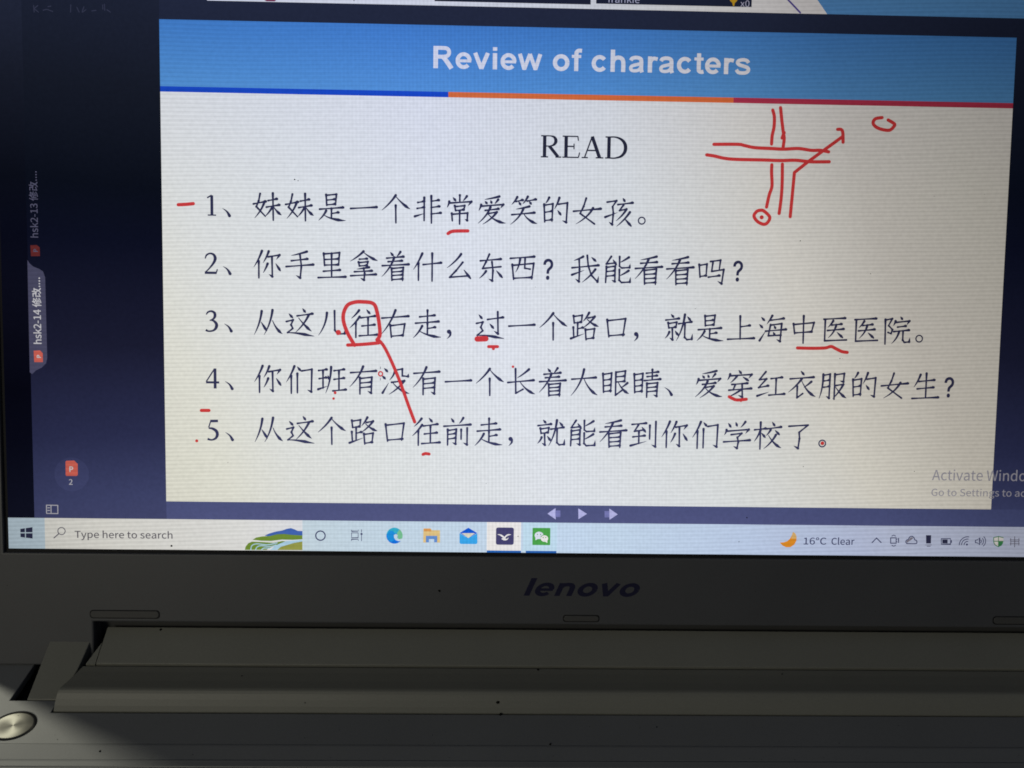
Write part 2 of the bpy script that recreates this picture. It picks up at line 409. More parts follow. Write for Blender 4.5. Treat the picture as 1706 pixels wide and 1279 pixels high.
GLY = {"I": {"R": "225/30,0 30,254 118,254 145,252 167,244 183,232 195,217 202,198 205,176 202,154 195,136 183,120 166,109 145,101 118,99 48,99 48,128 117,128 135,129 149,133 160,141 167,150 171,162 173,176 171,190 167,202 159,212 149,220 134,224 116,226 62,226 62,0/177,0 115,115 151,115 214,0", "e": "202/106,-4 80,-1 58,8 41,23 28,42 20,66 17,93 20,121 28,145 40,165 58,180 78,189 103,192 133,187 147,180 160,170 170,157 179,141 184,121 186,97 186,85 37,85 37,110 169,110 155,101 153,119 149,134 141,147 131,157 118,163 103,165 87,163 73,157 62,147 54,135 50,121 48,105 48,89 50,69 55,53 64,40 76,31 90,25 106,23 127,26 143,36 153,53 182,45 177,32 168,20 156,10 141,2 125,-3", "v": "195/81,0 9,190 42,190 83,78 93,43 103,10 92,10 101,43 112,78 152,190 186,190 113,0", "i": "84/26,0 26,190 57,190 57,0/42,221 34,223 27,227 22,234 21,242 22,249 27,256 34,260 42,262 50,260 57,256 62,249 63,242 62,234 57,227 50,223", "w": "284/69,0 11,190 44,190 67,107 77,68 88,21 82,21 93,67 103,107 126,190 158,190 181,107 191,68 201,21 196,21 206,68 217,107 240,190 272,190 215,0 184,0 159,86 152,112 145,140 138,169 145,169 138,140 131,112 124,86 99,0", " ": "94/", "o": "208/104,-4 79,-1 58,8 41,23 28,43 20,66 17,94 20,122 28,146 41,165 58,180 79,189 104,192 128,189 149,180 167,165 180,146 188,122 191,94 188,66 180,43 167,23 149,8 128,-1/104,23 121,26 135,33 146,44 154,59 158,75 160,94 158,112 154,129 146,144 135,155 121,162 104,165 86,162 73,155 62,144 54,129 50,112 48,94 50,75 54,59 62,44 73,33 86,26", "f": "127/114,190 114,164 3,164 3,190/40,0 40,216 42,231 48,243 57,252 68,259 94,265 111,263 121,260 114,234 107,236 97,237 85,235 77,230 72,221 71,209 71,0", "c": "198/104,-4 79,-1 58,8 41,23 28,43 20,66 17,94 20,122 28,146 41,165 58,180 79,189 104,192 130,189 153,178 170,161 181,138 151,131 145,145 135,155 121,162 104,165 86,162 73,155 62,144 54,129 50,112 48,94 50,75 54,59 62,44 73,33 86,26 104,23 121,26 135,33 146,44 152,59 181,51 171,28 153,11 130,0", "h": "205/57,113 57,0 26,0 26,254 57,254 57,144 51,144 62,166 76,181 94,189 114,192 132,190 148,184 161,174 170,160 177,142 179,120 179,0 148,0 148,118 145,137 136,152 123,161 105,165 92,163 80,159 71,151 63,141 58,129", "a": "195/80,-4 63,-3 47,2 34,11 24,22 17,37 15,54 17,69 22,80 29,90 39,97 63,105 89,110 117,113 133,117 136,121 138,127 138,128 133,148 120,161 98,165 75,161 59,150 50,137 20,146 29,161 39,173 52,182 66,188 97,192 119,190 143,180 153,172 161,160 167,145 168,126 168,0 138,0 138,26 136,26 126,12 108,1/85,23 101,24 114,29 124,37 132,47 136,57 138,69 138,95 130,91 116,88 100,86 88,84 67,79 52,70 47,62 46,52 51,36 65,26", "r": "130/26,0 26,190 56,190 56,160 58,160 65,173 76,184 90,190 107,192 115,192 122,192 122,161 115,162 103,163 91,161 80,157 70,151 63,142 58,131 57,118 57,0", "t": "114/102,190 102,164 3,164 3,190/32,236 63,236 63,49 64,38 68,31 75,26 85,25 93,26 101,27 107,1 96,-1 84,-2 62,1 46,11 36,26 32,46", "s": "183/91,-4 72,-3 56,2 42,9 31,19 23,32 18,47 47,53 53,40 62,30 75,25 91,23 108,25 122,31 131,40 134,51 132,60 127,68 118,74 106,78 75,85 52,93 36,104 27,119 23,137 26,152 33,166 43,177 58,185 74,190 94,192 112,191 127,186 140,179 149,170 162,145 134,139 129,149 121,158 110,164 94,166 78,164 65,158 57,150 54,139 56,129 62,122 86,111 115,105 137,97 153,86 162,71 166,53 163,37 156,24 145,12 130,3 112,-2", "?": "180/66,76 66,80 71,115 76,126 84,135 104,149 123,167 129,178 131,192 129,203 125,213 110,226 89,231 69,226 53,213 48,202 46,189 14,189 17,209 24,226 36,240 51,250 69,256 89,258 110,256 127,249 142,239 153,226 160,209 162,191 160,172 153,156 142,142 127,130 110,118 100,103 97,79 97,76/82,-2 73,-1 66,4 61,12 59,20 61,29 66,37 73,42 82,43 91,42 98,37 103,29 105,20 103,12 98,4 91,-1", "l": "95/70,-1 50,2 37,10 29,24 26,42 26,254 57,254 57,49 60,31 65,27 73,26 80,26 85,27 90,1 81,0", "n": "205/57,113 57,0 26,0 26,190 56,190 56,144 51,144 62,166 76,181 94,189 114,192 132,190 147,184 160,174 170,160 176,142 179,120 179,0 148,0 148,118 145,137 136,152 123,161 105,165 92,163 80,159 71,151 63,141 58,129"}, "N": {"T": "105/44,0 61,0 61,115 99,115 99,128 5,128 5,115 44,115", "y": "91/18,-41 30,-38 40,-31 48,-21 53,-8 89,95 73,95 56,42 48,15 38,42 19,95 2,95 40,0 38,-7 30,-22 17,-28 10,-26 6,-39", "p": "109/16,-40 32,-40 32,-8 32,9 45,1 58,-2 74,1 87,11 96,27 99,49 97,69 90,84 78,94 61,98 45,93 31,84 29,95 16,95/55,11 45,13 32,21 32,71 45,81 57,84 69,82 77,74 81,63 83,49 81,33 75,21 66,14", "e": "97/55,-2 72,1 86,7 80,18 69,12 56,11 44,13 34,20 28,30 25,44 89,44 90,53 87,71 80,85 68,94 52,98 36,94 22,84 13,68 9,47 13,26 22,11 37,1/25,55 28,68 34,77 42,83 52,85 62,83 69,77 74,68 76,55", " ": "39/", "h": "106/16,0 32,0 32,69 45,80 58,84 66,82 72,78 75,70 76,58 76,0 92,0 92,60 90,76 85,88 76,95 63,98 46,93 32,82 32,101 32,139 16,139", "r": "68/16,0 32,0 32,61 44,78 56,83 65,82 68,95 58,98 43,92 31,78 29,95 16,95", "t": "66/46,-2 64,1 60,13 50,11 38,15 35,29 35,82 61,82 61,95 35,95 35,122 22,122 20,95 5,94 5,82 19,82 19,29 20,16 25,6 33,0", "o": "106/53,-2 70,1 84,11 93,26 97,47 93,69 84,84 70,94 53,98 36,94 22,84 13,69 9,47 13,26 22,11 36,1/53,11 42,14 33,21 28,33 26,47 28,62 33,74 42,81 53,84 64,81 73,74 79,62 81,47 79,33 73,21 64,14", "s": "82/41,-2 56,0 67,6 73,15 75,26 73,37 66,45 57,51 47,55 32,61 26,71 30,81 44,85 55,83 65,77 73,87 60,94 44,98 30,95 19,90 13,81 11,71 13,60 20,53 29,47 39,43 53,36 60,25 56,15 41,10 26,13 13,22 6,11 22,1", "a": "99/38,-2 55,2 70,11 71,0 85,0 85,58 83,75 77,87 67,95 52,98 30,93 14,85 20,74 33,81 49,84 59,82 65,77 68,69 69,60 42,56 24,48 14,38 10,25 12,13 18,5 27,0/43,11 31,14 26,26 28,34 35,41 48,46 69,50 69,23 56,14", "c": "89/54,-2 70,1 84,10 77,20 67,14 55,11 43,14 34,21 28,33 26,47 28,62 34,74 44,81 55,84 66,82 74,76 82,86 71,94 55,98 37,94 23,84 13,69 9,47 13,26 22,11 36,1", "A": "107/1,0 17,0 29,39 76,39 89,0 106,0 62,128 44,128/33,52 40,72 53,115 66,72 72,52", "i": "48/16,0 32,0 32,95 16,95/24,115 32,118 35,125 32,133 24,136 17,133 14,125 17,118", "v": "91/37,0 55,0 89,95 73,95 55,41 46,13 37,41 19,95 2,95", "W": "154/32,0 51,0 70,77 77,107 84,77 103,0 123,0 149,128 134,128 120,58 113,17 112,17 103,58 85,128 70,128 52,58 43,17 42,17 35,58 21,128 5,128", "n": "107/16,0 32,0 32,69 45,80 58,84 66,82 72,78 75,70 76,58 76,0 92,0 92,60 90,76 85,88 76,95 63,98 46,93 31,81 29,95 16,95", "d": "109/48,-2 64,2 77,11 78,11 79,0 92,0 92,139 76,139 76,103 77,86 65,95 50,98 35,94 22,84 13,68 9,47 12,26 20,11 32,1/52,11 41,14 33,21 27,32 26,48 28,62 34,74 43,81 53,84 65,82 76,74 76,24 64,14", "w": "141/31,0 50,0 63,51 70,79 71,79 77,51 91,0 110,0 136,95 120,95 107,40 101,14 100,14 93,40 78,95 63,95 48,40 42,14 41,14 35,40 21,95 5,95", "G": "121/68,-2 91,2 108,13 108,67 65,67 65,53 93,53 93,19 83,14 70,12 51,16 38,26 30,43 27,65 30,86 38,103 52,113 70,116 86,113 97,104 106,115 91,126 69,131 45,126 27,113 15,92 10,64 14,36 26,15 45,2", "S": "104/53,-2 71,1 85,8 94,20 97,34 95,47 89,56 81,63 70,68 52,76 38,84 31,98 37,111 55,116 71,113 84,105 92,115 76,126 55,131 39,128 26,121 17,110 14,97 17,84 23,75 31,68 40,64 59,56 74,47 80,33 79,24 73,18 65,13 53,12 34,16 18,28 8,17 28,3", "g": "99/48,-44 68,-41 83,-34 93,-23 96,-11 94,-1 88,6 78,10 63,12 44,12 31,15 28,22 30,29 34,33 48,30 62,32 73,39 80,49 83,63 81,74 75,83 95,83 95,95 61,95 48,98 34,95 23,88 15,78 12,64 16,48 25,38 25,37 18,30 14,20 17,10 23,4 23,3 13,-7 9,-18 12,-29 20,-37 32,-42/48,41 34,47 28,64 34,80 48,86 62,80 68,64 62,47/50,-33 30,-28 23,-16 25,-8 33,0 45,-1 61,-1 76,-4 81,-13 72,-27", ".": "49/24,-2 32,1 36,10 32,19 24,22 16,19 13,10 16,1", "1": "97/15,0 86,0 86,13 60,13 60,128 48,128 21,119 21,109 44,109 44,13 15,13", "6": "97/53,-2 67,1 79,9 87,22 90,39 87,57 80,70 69,77 54,80 39,76 25,64 28,89 35,106 45,115 58,117 69,115 78,108 87,117 75,127 57,131 39,127 24,115 14,93 10,61 13,33 22,14 36,2/25,51 38,64 51,68 61,66 69,60 73,51 74,39 73,27 68,18 61,12 53,10 42,13 34,21 28,34", "°": "65/33,84 42,86 50,91 55,99 57,109 55,119 50,127 42,132 33,134 23,132 15,127 10,119 8,109 10,99 15,91 23,86/33,93 22,97 18,109 22,121 33,125 43,121 47,109 43,97", "C": "112/66,-2 88,3 105,16 96,26 83,16 67,12 50,16 38,26 30,43 27,65 30,86 38,103 51,113 67,116 82,113 93,104 102,115 88,126 67,131 44,126 26,113 14,92 10,64 14,36 26,15 44,2", "l": "50/33,-2 42,-1 40,11 37,11 33,13 32,18 32,139 16,139 16,19 20,3", "k": "97/16,0 32,0 32,25 50,46 78,0 95,0 59,57 91,95 73,95 33,45 32,45 32,139 16,139", "2": "97/8,0 88,0 88,14 53,14 32,13 52,34 68,54 79,74 82,93 80,108 72,120 60,128 45,131 24,126 7,112 16,103 28,113 43,118 53,116 61,110 65,102 67,92 63,75 52,56 34,34 8,9", "-": "61/8,43 53,43 53,55 8,55", "4": "97/60,0 75,0 75,35 92,35 92,48 75,48 75,128 57,128 4,46 4,35 60,35/60,48 20,48 49,92 60,111 60,88", "3": "97/46,-2 62,0 75,7 84,19 87,34 85,46 79,56 71,63 60,67 60,68 77,79 83,99 80,112 72,122 61,128 46,131 26,126 10,115 18,105 31,114 45,118 61,112 67,97 65,88 59,80 48,75 31,73 31,61 50,59 62,54 69,45 71,35 69,25 64,17 56,13 45,11 27,15 13,26 5,15 21,3", "f": "57/6,82 19,82 19,0 35,0 35,82 55,82 55,95 35,95 35,110 38,124 48,129 59,126 62,139 46,142 34,139 25,133 20,123 19,110 19,95 6,94", "x": "87/3,0 19,0 32,22 42,39 43,39 53,22 67,0 85,0 53,48 82,95 65,95 54,74 45,58 44,58 35,74 22,95 5,95 34,50", "0": "97/49,-2 65,2 78,14 86,35 89,65 86,94 78,114 65,127 49,131 32,127 20,114 12,94 9,65 12,35 20,14 32,2/49,11 39,14 31,24 26,40 24,65 26,89 31,105 39,115 49,118 59,115 66,105 71,89 73,65 71,40 66,24 59,14", "P": "111/18,0 34,0 34,51 55,51 74,53 89,61 99,73 102,91 99,108 89,120 74,126 54,128 18,128/34,64 34,115 52,115 67,114 78,110 84,102 86,91 84,79 78,71 68,66 53,64", "修": "175/122,68 103,55 79,46 87,38 112,48 132,63/139,50 114,34 82,23 89,14 123,27 149,46/155,31 141,19 121,9 98,2 72,-3 79,-13 106,-7 130,1 151,12 167,26/54,98 54,14 65,14 65,98/97,117 146,117 135,104 121,92 107,104/99,147 84,120 65,98 75,91 91,108 111,86 89,77 65,71 71,61 97,68 121,79 140,70 163,62 170,73 149,78 131,86 149,103 162,125 155,129 152,128 103,128 111,144/41,146 25,107 4,75 10,61 27,84 27,-14 39,-14 39,107 53,143", "改": "175/105,102 141,102 134,71 124,44 113,71 105,100/13,135 13,122 62,122 62,85 16,85 16,18 14,11 10,8 15,-6 29,1 77,20 75,33 29,16 29,72 75,72 74,71 84,61 97,82 105,55 116,32 97,12 73,-3 81,-15 105,0 124,19 140,1 160,-13 169,-2 148,12 131,31 146,63 155,102 167,102 167,115 110,115 117,145 104,147 93,106 75,72 75,135"}}
_parsed = {}
def glyph(font, ch):
    k = (font, ch)
    if k not in _parsed:
        t = GLY[font][ch].split('/')
        _parsed[k] = (int(t[0]) / 500, [[tuple(int(v) / 500 for v in p.split(',')) for p in c.split()] for c in t[1:] if c])
    return _parsed[k]
_filled = {}
def filled(font, ch):
    k = (font, ch)
    if k not in _filled: _filled[k] = from_curve(glyph(font, ch)[1])
    return _filled[k]
def write(ink, font, s, x, y, size, end=None, y1=None, xs=1.0, shear=0.0, rot=False, bold=0.0, space=0.0):
    """baseline starts at (x, y) in desktop pixels; end = x where the text must end; rot: runs upwards"""
    adv = sum(glyph(font, c)[0] + space for c in s) * size * xs
    if end is not None: xs *= (end - x) / adv if not rot else (y - end) / adv
    cx = 0.0
    offs = [(0, 0)] if not bold else [(bold * math.cos(a), bold * math.sin(a)) for a in [i * math.pi / 4 for i in range(8)]]
    for c in s:
        a, _ = glyph(font, c); V, F = (([], []) if c == ' ' else filled(font, c))
        for ox, oy in offs:
            W_ = []
            for vx, vy, _z in V:
                px = cx + (vx + shear * vy) * size * xs + ox; py = vy * size + oy
                W_.append((x - py, y - px, ink.z) if rot else (x + px, y - py, ink.z))
            if rot: W_ = [(x - (V[i][1] * size + oy), y - (cx + V[i][0] * size * xs + ox), ink.z) for i in range(len(V))]
            ink.add(W_, F); ink.z += 0.00002
        cx += (a + space) * size * xs
# ---- materials of the picture
C_ = dict
LM = {
 'faint': lcd('faint', (.03, .03, .05), 1.0),
 'white': lcd('slide_white', (1, 1, 1), 0, light=True),
 'banner': lcd('banner_blue', (.125, .385, .82), .4, (.07, .27, .70), 'u', 0.187, 0.207),
 'blue': lcd('line_blue', (.012, .085, .66), .2), 'orange': lcd('line_orange', (.93, .20, .055), .2), 'crimson': lcd('line_crimson', (.56, .04, .09), .5),
 'title': lcd('title_white', (.93, .93, 1.0)), 'ink': lcd('text_ink', (.034, .036, .098), .45), 'serif': lcd('read_ink', (.022, .022, .045), .6),
 'red': lcd('pen_red', (.80, .062, .068)),
 'side': lcd('app_side', (.0, .0, .0), .88), 'strip': lcd('app_strip', (.0, .0, .001), .10, (.002, .002, .004), 'u', 0.10, 0.205, lift2=1.0), 'bar': lcd('app_bar', (.008, .012, .028), 1.12),
 'gap': lcd('app_gap', (.002, .003, .010), 1.0), 
 'tab': lcd('tab_violet', (.085, .085, .165), .6), 'tabtext': lcd('tab_text', (.75, .75, .9)), 'tabdim': lcd('tab_dim', (.12, .12, .22)),
 'file': lcd('file_red', (.82, .17, .15)), 'filedim': lcd('file_red_dim', (.16, .03, .035)), 'pale': lcd('pale_text', (.62, .62, .8)),
 'halo': lcd('halo', (.004, .004, .008), 1.0),
 'task': lcd('task_light', (.75, .89, 1.04), 0, (.67, .765, 1.12), 'x', 0.01, 0.085, light=True),
 'search': lcd('search_box', (.97, .975, 1.08), 0, light=True), 'start': lcd('start_tile', (.64, .80, 1.08)),
 'dark': lcd('icon_dark', (.008, .008, .022), .3), 'grey': lcd('icon_grey', (.13, .12, .17), .2), 'greyt': lcd('text_grey', (.15, .14, .18), .1),
 'navy': lcd('icon_navy', (.035, .04, .12), .3), 'tile': lcd('tile_pale', (1.12, 1.05, 1.0)), 'tile2': lcd('tile_blue', (.72, .93, 1.05)),
 'under': lcd('underline_blue', (.03, .16, .55)), 'edge1': lcd('edge_blue', (.01, .22, .95)), 'edge2': lcd('edge_teal', (.05, .55, .78)), 'edge3': lcd('edge_green', (.25, .68, .38)),
 'edge4': lcd('edge_cyan', (.02, .36, .95)),
 'fold': lcd('folder_tan', (1.0, .70, .30)), 'fold2': lcd('folder_orange', (.95, .43, .13)), 'fold3': lcd('folder_blue', (.17, .35, .80)),
 'mail1': lcd('mail_dark', (.008, .13, .80)), 'mail2': lcd('mail_light', (.06, .50, 1.05)), 'mail3': lcd('mail_flap', (.95, .9, .72)),
 'app': lcd('app_indigo', (.085, .075, .20)), 'green': lcd('chat_green', (.10, .47, .09)),
 'hill1': lcd('hill_blue', (.075, .17, .62)), 'hill2': lcd('hill_green', (.22, .36, .055)), 'hill3': lcd('hill_olive', (.40, .42, .10)), 'river': lcd('river', (.55, .82, 1.1)),
 'moon': lcd('moon', (1.0, .36, .03)), 'moon2': lcd('moon_pale', (.95, .58, .22)), 'arrow': lcd('arrow_lilac', (.62, .60, .95)), 'arrow2': lcd('arrow_dim', (.25, .25, .55)),
 'shield': lcd('shield_green', (.06, .32, .13)), 'cloudg': lcd('cloud_grey', (.28, .27, .38)), 'gold': lcd('gold', (.75, .45, .03)),
 'tiledark': lcd('tile_night', (.003, .003, .012), .7), 'winblue': lcd('window_blue', (.13, .38, .80)), 'lilacline': lcd('lilac', (.13, .10, .42)), 'maroon': lcd('maroon', (.28, .03, .10)),
}
def wm_mat():
    m, N, L = mat('lcd_watermark'); N.remove(N['Principled BSDF'])
    g = N.new('ShaderNodeGroup'); g.node_tree = LCD; g.inputs['Color'].default_value = (.46, .47, .62, 1); g.inputs['Lift'].default_value = 0
    e = N.new('ShaderNodeEmission'); t = N.new('ShaderNodeBsdfTransparent'); mx = N.new('ShaderNodeMixShader'); mx.inputs[0].default_value = .52
    L.new(g.outputs[0], e.inputs[0]); L.new(t.outputs[0], mx.inputs[1]); L.new(e.outputs[0], mx.inputs[2]); L.new(mx.outputs[0], N['Material Output'].inputs[0])
    return m
LM['wm'] = wm_mat()
sx0, sy0, sx1, sy1 = 202.5, 99.4, 1280.6, 705.2          # the slide
xs_ = q(57.5, 862)[0]
# app ground
sheet('app_background', [rect(0, -65, 1482, 728.4)], LM['gap'], 1, 'dark window margin around the slide')
sheet('app_sidebar', [rect(xs_, -65, sx0, 728.4)], LM['side'], 2)
sheet('tab_strip', [rect(0, -65, xs_, 728.4)], LM['strip'], 3)
sheet('control_bar', [rect(sx0, sy1, 1482, 728.4)], LM['bar'], 2)
sheet('slide_page', [rect(sx0, sy0, sx1, sy1)], LM['white'], 5, 'white slide page')
by = q(700, 152)[1]; by2 = q(700, 161)[1]
b1, b2 = q(747, 155)[0], q(1222, 165)[0]
sheet('slide_banner', [rect(sx0, sy0, sx1, by)], LM['banner'], 6, 'blue banner across the top of the slide')
sheet('banner_line', [rect(sx0, by, b1, by2)], LM['blue'], 6, 'dark blue line under the banner')
sheet('banner_line', [rect(b1, by, b2, by2)], LM['orange'], 6, 'orange line under the banner')
sheet('banner_line', [rect(b2, by, sx1, by2)], LM['crimson'], 6, 'crimson line under the banner')
# window above the slide, cut by the frame
ty = q(860, 12)[1]
c0 = q(345, 0)[0]
sheet('upper_window', [rect(c0, -65, q(1345, 0)[0], ty)], LM['white'], 5)
sheet('upper_window', [[(q(1362, 0)[0], q(1362, 0)[1]), (q(1378, 21)[0], ty), (1482, ty), (1482, -65), (q(1345, 0)[0] - 25, -65)]], LM['winblue'], 6)
sheet('upper_window', [[(q(1344, 0)[0], -65), (q(1344, 0)[0], ty), (q(1378.5, 21)[0], ty), (q(1362, 0)[0], q(1362, 0)[1]), (q(1330, -40)[0], -65)]], LM['white'], 5)
t1, t2, t3 = q(724, 4), q(984, 7.5), q(993, 8)
t4 = q(1252, 13)
sheet('video_tile', [rect(t1[0], -30, t2[0], t2[1])], LM['tiledark'], 6)
sheet('video_tile', [rect(t3[0], -30, t4[0], t4[1] - 1)], LM['tiledark'], 6)
k = Ink(); write(k, 'N', 'frankie', q(1012, 4)[0], q(1012, 4)[1], 34, end=q(1066, 4)[0]); k.obj('tile_text', LM['pale'], scr, on(7))
k = Ink(); write(k, 'N', 'x0', q(1233, 11)[0], q(1233, 11)[1], 30, end=q(1249, 11)[0]); k.obj('tile_text', LM['pale'], scr, on(7))
k = Ink(); k.poly([Q('1216,-4 1228,-4 1228,1 1224,5 1223,10 1221,10 1220,5 1216,1')]); k.obj('trophy_icon', LM['gold'], scr, on(7))
k = Ink(); k.stroke(Q('1300,-14 1333,21'), 2.2, smooth=False); k.obj('pen_line', LM['lilacline'], scr, on(7))
k = Ink(); k.poly([Q('441,0 460,0 458,2.2 444,2')]); k.poly([Q('440,-12 462,-12 460,0 441,0')]); k.obj('pen_line', LM['maroon'], scr, on(7))
# faint unreadable marks in the dark title corner
k = Ink()
for s in ('56,9 57,20', '57,14 63,9', '58,15 64,20', '72,17 78,15.5 84,17.5 88,19', '80,11 85,10', '118,8 117.6,20', '128,12 132,20', '140,11 137,20 143,16', '153,18 160,17', '171,8 171.4,15', '174,7 174.6,17', '178,16 184,20'):
    k.stroke(Q(s), 1.1)
k.obj('faint_caption', LM['faint'], scr, on(4))
# taskbar
sheet('taskbar', [rect(0, 728.4, 1482, 768.6)], LM['task'], 5, 'light blue taskbar along the bottom')
sheet('start_button', [rect(0, 728.4, q(75, 888)[0], 768.6)], LM['start'], 6)
sheet('search_box', [rect(q(75, 888)[0], 728.4, q(504, 891)[0], 768.6)], LM['search'], 6, 'white search box')
# ---- latin text
def arc_(cx, cy, rx, ry, a0, a1, n=16): return [(cx + rx * math.cos(R_(a0 + (a1 - a0) * i / n)), cy + ry * math.sin(R_(a0 + (a1 - a0) * i / n))) for i in range(n + 1)]
GRO = {   # bold grotesque letters: advance, then strokes (points, width); cap height 100
'R': (101, ([(19, 0), (19, 100)], 20), ([(19, 91.5), (52, 91.5), (70, 88), (77, 72), (70, 57), (52, 52.5), (19, 52.5)], 17), ([(50, 52), (64, 36), (88, 0)], 20)),
'e': (78, (arc_(39, 36.5, 26, 29, 0, 318), 17.5), ([(14, 35.5), (72, 35.5)], 13)),
'v': (78, ([(11, 73), (38, 2)], 18), ([(66, 73), (38, 2)], 18), ([(33, 8), (44, 8)], 16)),
'i': (39, ([(19, 0), (19, 73)], 19), ([(19, 84), (19, 100)], 19)),
'w': (109, ([(10, 73), (30, 3)], 17), ([(54, 73), (30, 3)], 16), ([(54, 73), (78, 3)], 16), ([(99, 73), (78, 3)], 17), ([(25, 7), (35, 7)], 14), ([(73, 7), (83, 7)], 14), ([(49, 67), (59, 67)], 12)),
'o': (85, (arc_(42, 36.5, 27, 29, 0, 360, 24), 18.5)),
'f': (46, ([(23, 0), (23, 74), (25, 86), (33, 92), (47, 92)], 18), ([(3, 66), (44, 66)], 13.5)),
'c': (78, (arc_(40, 36.5, 26, 29, 38, 322), 18)),
'h': (85, ([(19, 0), (19, 100)], 19), ([(19, 44), (27, 59), (43, 65), (58, 60), (65, 44), (65, 0)], 18.5)),
'n': (85, ([(19, 0), (19, 73)], 19), ([(19, 44), (27, 59), (43, 65), (58, 60), (65, 44), (65, 0)], 18.5)),
'l': (39, ([(19, 0), (19, 100)], 20)),
'a': (78, ([(13, 53), (20, 63), (37, 66.5), (54, 62), (59, 49), (59, 14), (63, 0)], 17), ([(59, 40), (40, 35), (20, 29), (13, 19), (18, 9), (32, 6.5), (48, 11), (59, 24)], 15)),
'r': (54, ([(19, 0), (19, 73)], 19), ([(19, 42), (25, 57), (36, 64), (52, 61)], 17)),
't': (46, ([(23, 92), (23, 22), (26, 11), (34, 7.5), (44, 9)], 18), ([(3, 66), (43, 66)], 13.5)),
's': (78, ([(63, 53), (55, 63), (38, 66.5), (20, 62), (15, 52), (24, 43), (42, 37.5), (59, 31), (63, 19), (54, 9), (38, 6.5), (20, 9), (10, 21)], 16)),
' ': (39,),
}
def grotesque(k, s, x, y, cap, end, shear=0.0, fat=1.0):
    tot = sum(GRO[c][0] for c in s); xs = (end - x) / tot; ys = cap / 100; cx = 0
    for c in s:
        for pts, w in GRO[c][1:]:
            straight = len(pts) == 2
            P = pts if straight else bez([(p[0], p[1]) for p in pts], 4)
            # sweep in letter space, then stretch, so that stems widen with the letters
            tmp = Ink(); tmp.stroke(P, w * fat, cap=False, smooth=False)
            k.add([(x + (cx + vx + shear * vy) * xs, y - vy * ys, k.z) for vx, vy, _z in tmp.V], tmp.F); k.z += .00006
        cx += GRO[c][0]
k = Ink(); a, b = q(718.5, 114.3), q(1252, 123.4)
grotesque(k, 'Review of characters', a[0], (a[1] + b[1]) / 2, 27.2, b[0]); k.obj('title_text', LM['title'], scr, on(8))['label'] = 'bold white title reading Review of characters'
def text(name, font, s, x, y, size, m, xe, layer=8, **kw):
    k = Ink(); a = q(x, y); write(k, font, s, a[0], a[1], size, end=q(xe, y)[0], **kw); return k.obj(name, LM[m], scr, on(layer))
text('search_text', 'N', 'Type here to search', 124.5, 895.5, 35, 'greyt', 289, bold=.12)
text('weather_text', 'N', '16°C', 1337, 906.5, 35, 'navy', 1377, bold=.12)
text('weather_text', 'N', 'Clear', 1384, 907, 35, 'navy', 1423, bold=.12)
w_ = text('activation_notice', 'N', 'Activate Windows', 1552, 799.5, 53, 'wm', 1738, 12, bold=.12); w_['label'] = 'large grey notice line over the slide corner'
text('activation_notice', 'N', 'Go to Settings to activate Windows.', 1550, 825.5, 36, 'wm', 1837, 12, bold=.08)
# ---- tabs on the left
sheet('tab', [Q('50,620 46,433 50,439 56,444 66,448 72,452 75.5,462 79,596 77,605 70,612 60,617 54,623')], LM['tab'], 8, 'lit violet tab')
k = Ink(); a = q(69.5, 574); write(k, 'N', 'hsk2-14 修改....', a[0], a[1], 35, end=q(69, 461)[1], rot=True, bold=.2); k.obj('tab_text', LM['tabtext'], scr, on(9))
k = Ink(); a = q(64, 397); write(k, 'N', 'hsk2-13 修改....', a[0], a[1], 34, end=q(63.5, 284)[1], rot=True, bold=.12); k.obj('tab_text', LM['tabdim'], scr, on(9))
for pts, m1, m2, tx in (('56.5,584 67,583.5 71.5,588 72,603 57.5,603', 'file', 'tabtext', (68.5, 596.5)), ('51,408.5 61.5,408 66.5,412 67,426.5 52,426.5', 'filedim', 'tabdim', (63, 420))):
    sheet('file_icon', [Q(pts)], LM[m1], 9)
    k = Ink(); a = q(*tx); write(k, 'N', 'P', a[0], a[1], 19, rot=True, bold=.3); k.obj('file_letter', LM[m2], scr, on(10))
sheet('halo', [ell(*q(119.5, 790), 22, 22, 32)], LM['halo'], 3)
sheet('file_icon', [Q('109.5,769 111,767.3 124,767 129.8,772.5 130,790.5 128.5,792.5 111,792.5 109.8,791')], LM['file'], 9, 'red file icon above the number 2')
k = Ink(); a = q(115.2, 785.5); write(k, 'N', 'P', a[0], a[1], 26, bold=.3); k.obj('file_letter', LM['tabtext'], scr, on(10))
k = Ink(); a = q(115, 807); write(k, 'N', '2', a[0], a[1], 27, bold=.15); k.obj('file_number', LM['pale'], scr, on(10))
k = Ink()
for s in ('77.8,841.2 96.6,841.5', '96.6,841.5 96.8,855.2', '96.8,855.2 78,854.9', '78,854.9 77.8,841.2', '85.3,841.4 85.5,855', '80,845.6 83,845.6', '80,850 83,850'):
    k.stroke(Q(s), 1.2, smooth=False)
k.obj('layout_icon', LM['pale'], scr, on(9))
for pts in ('912,855.3 925.5,846 925.8,865', '963.3,846.5 963.6,864.5 977.8,855.7', '1015,846.8 1015.3,865.6 1029,856.5'):
    sheet('arrow_button', [Q(pts)], LM['arrow'], 9)
sheet('arrow_shaft', [Q('925,850 933.5,850 933.5,861 925,861')], LM['arrow2'], 9); sheet('arrow_shaft', [Q('1007,851 1015,851 1015.2,861.5 1007.2,861.5')], LM['arrow2'], 9)
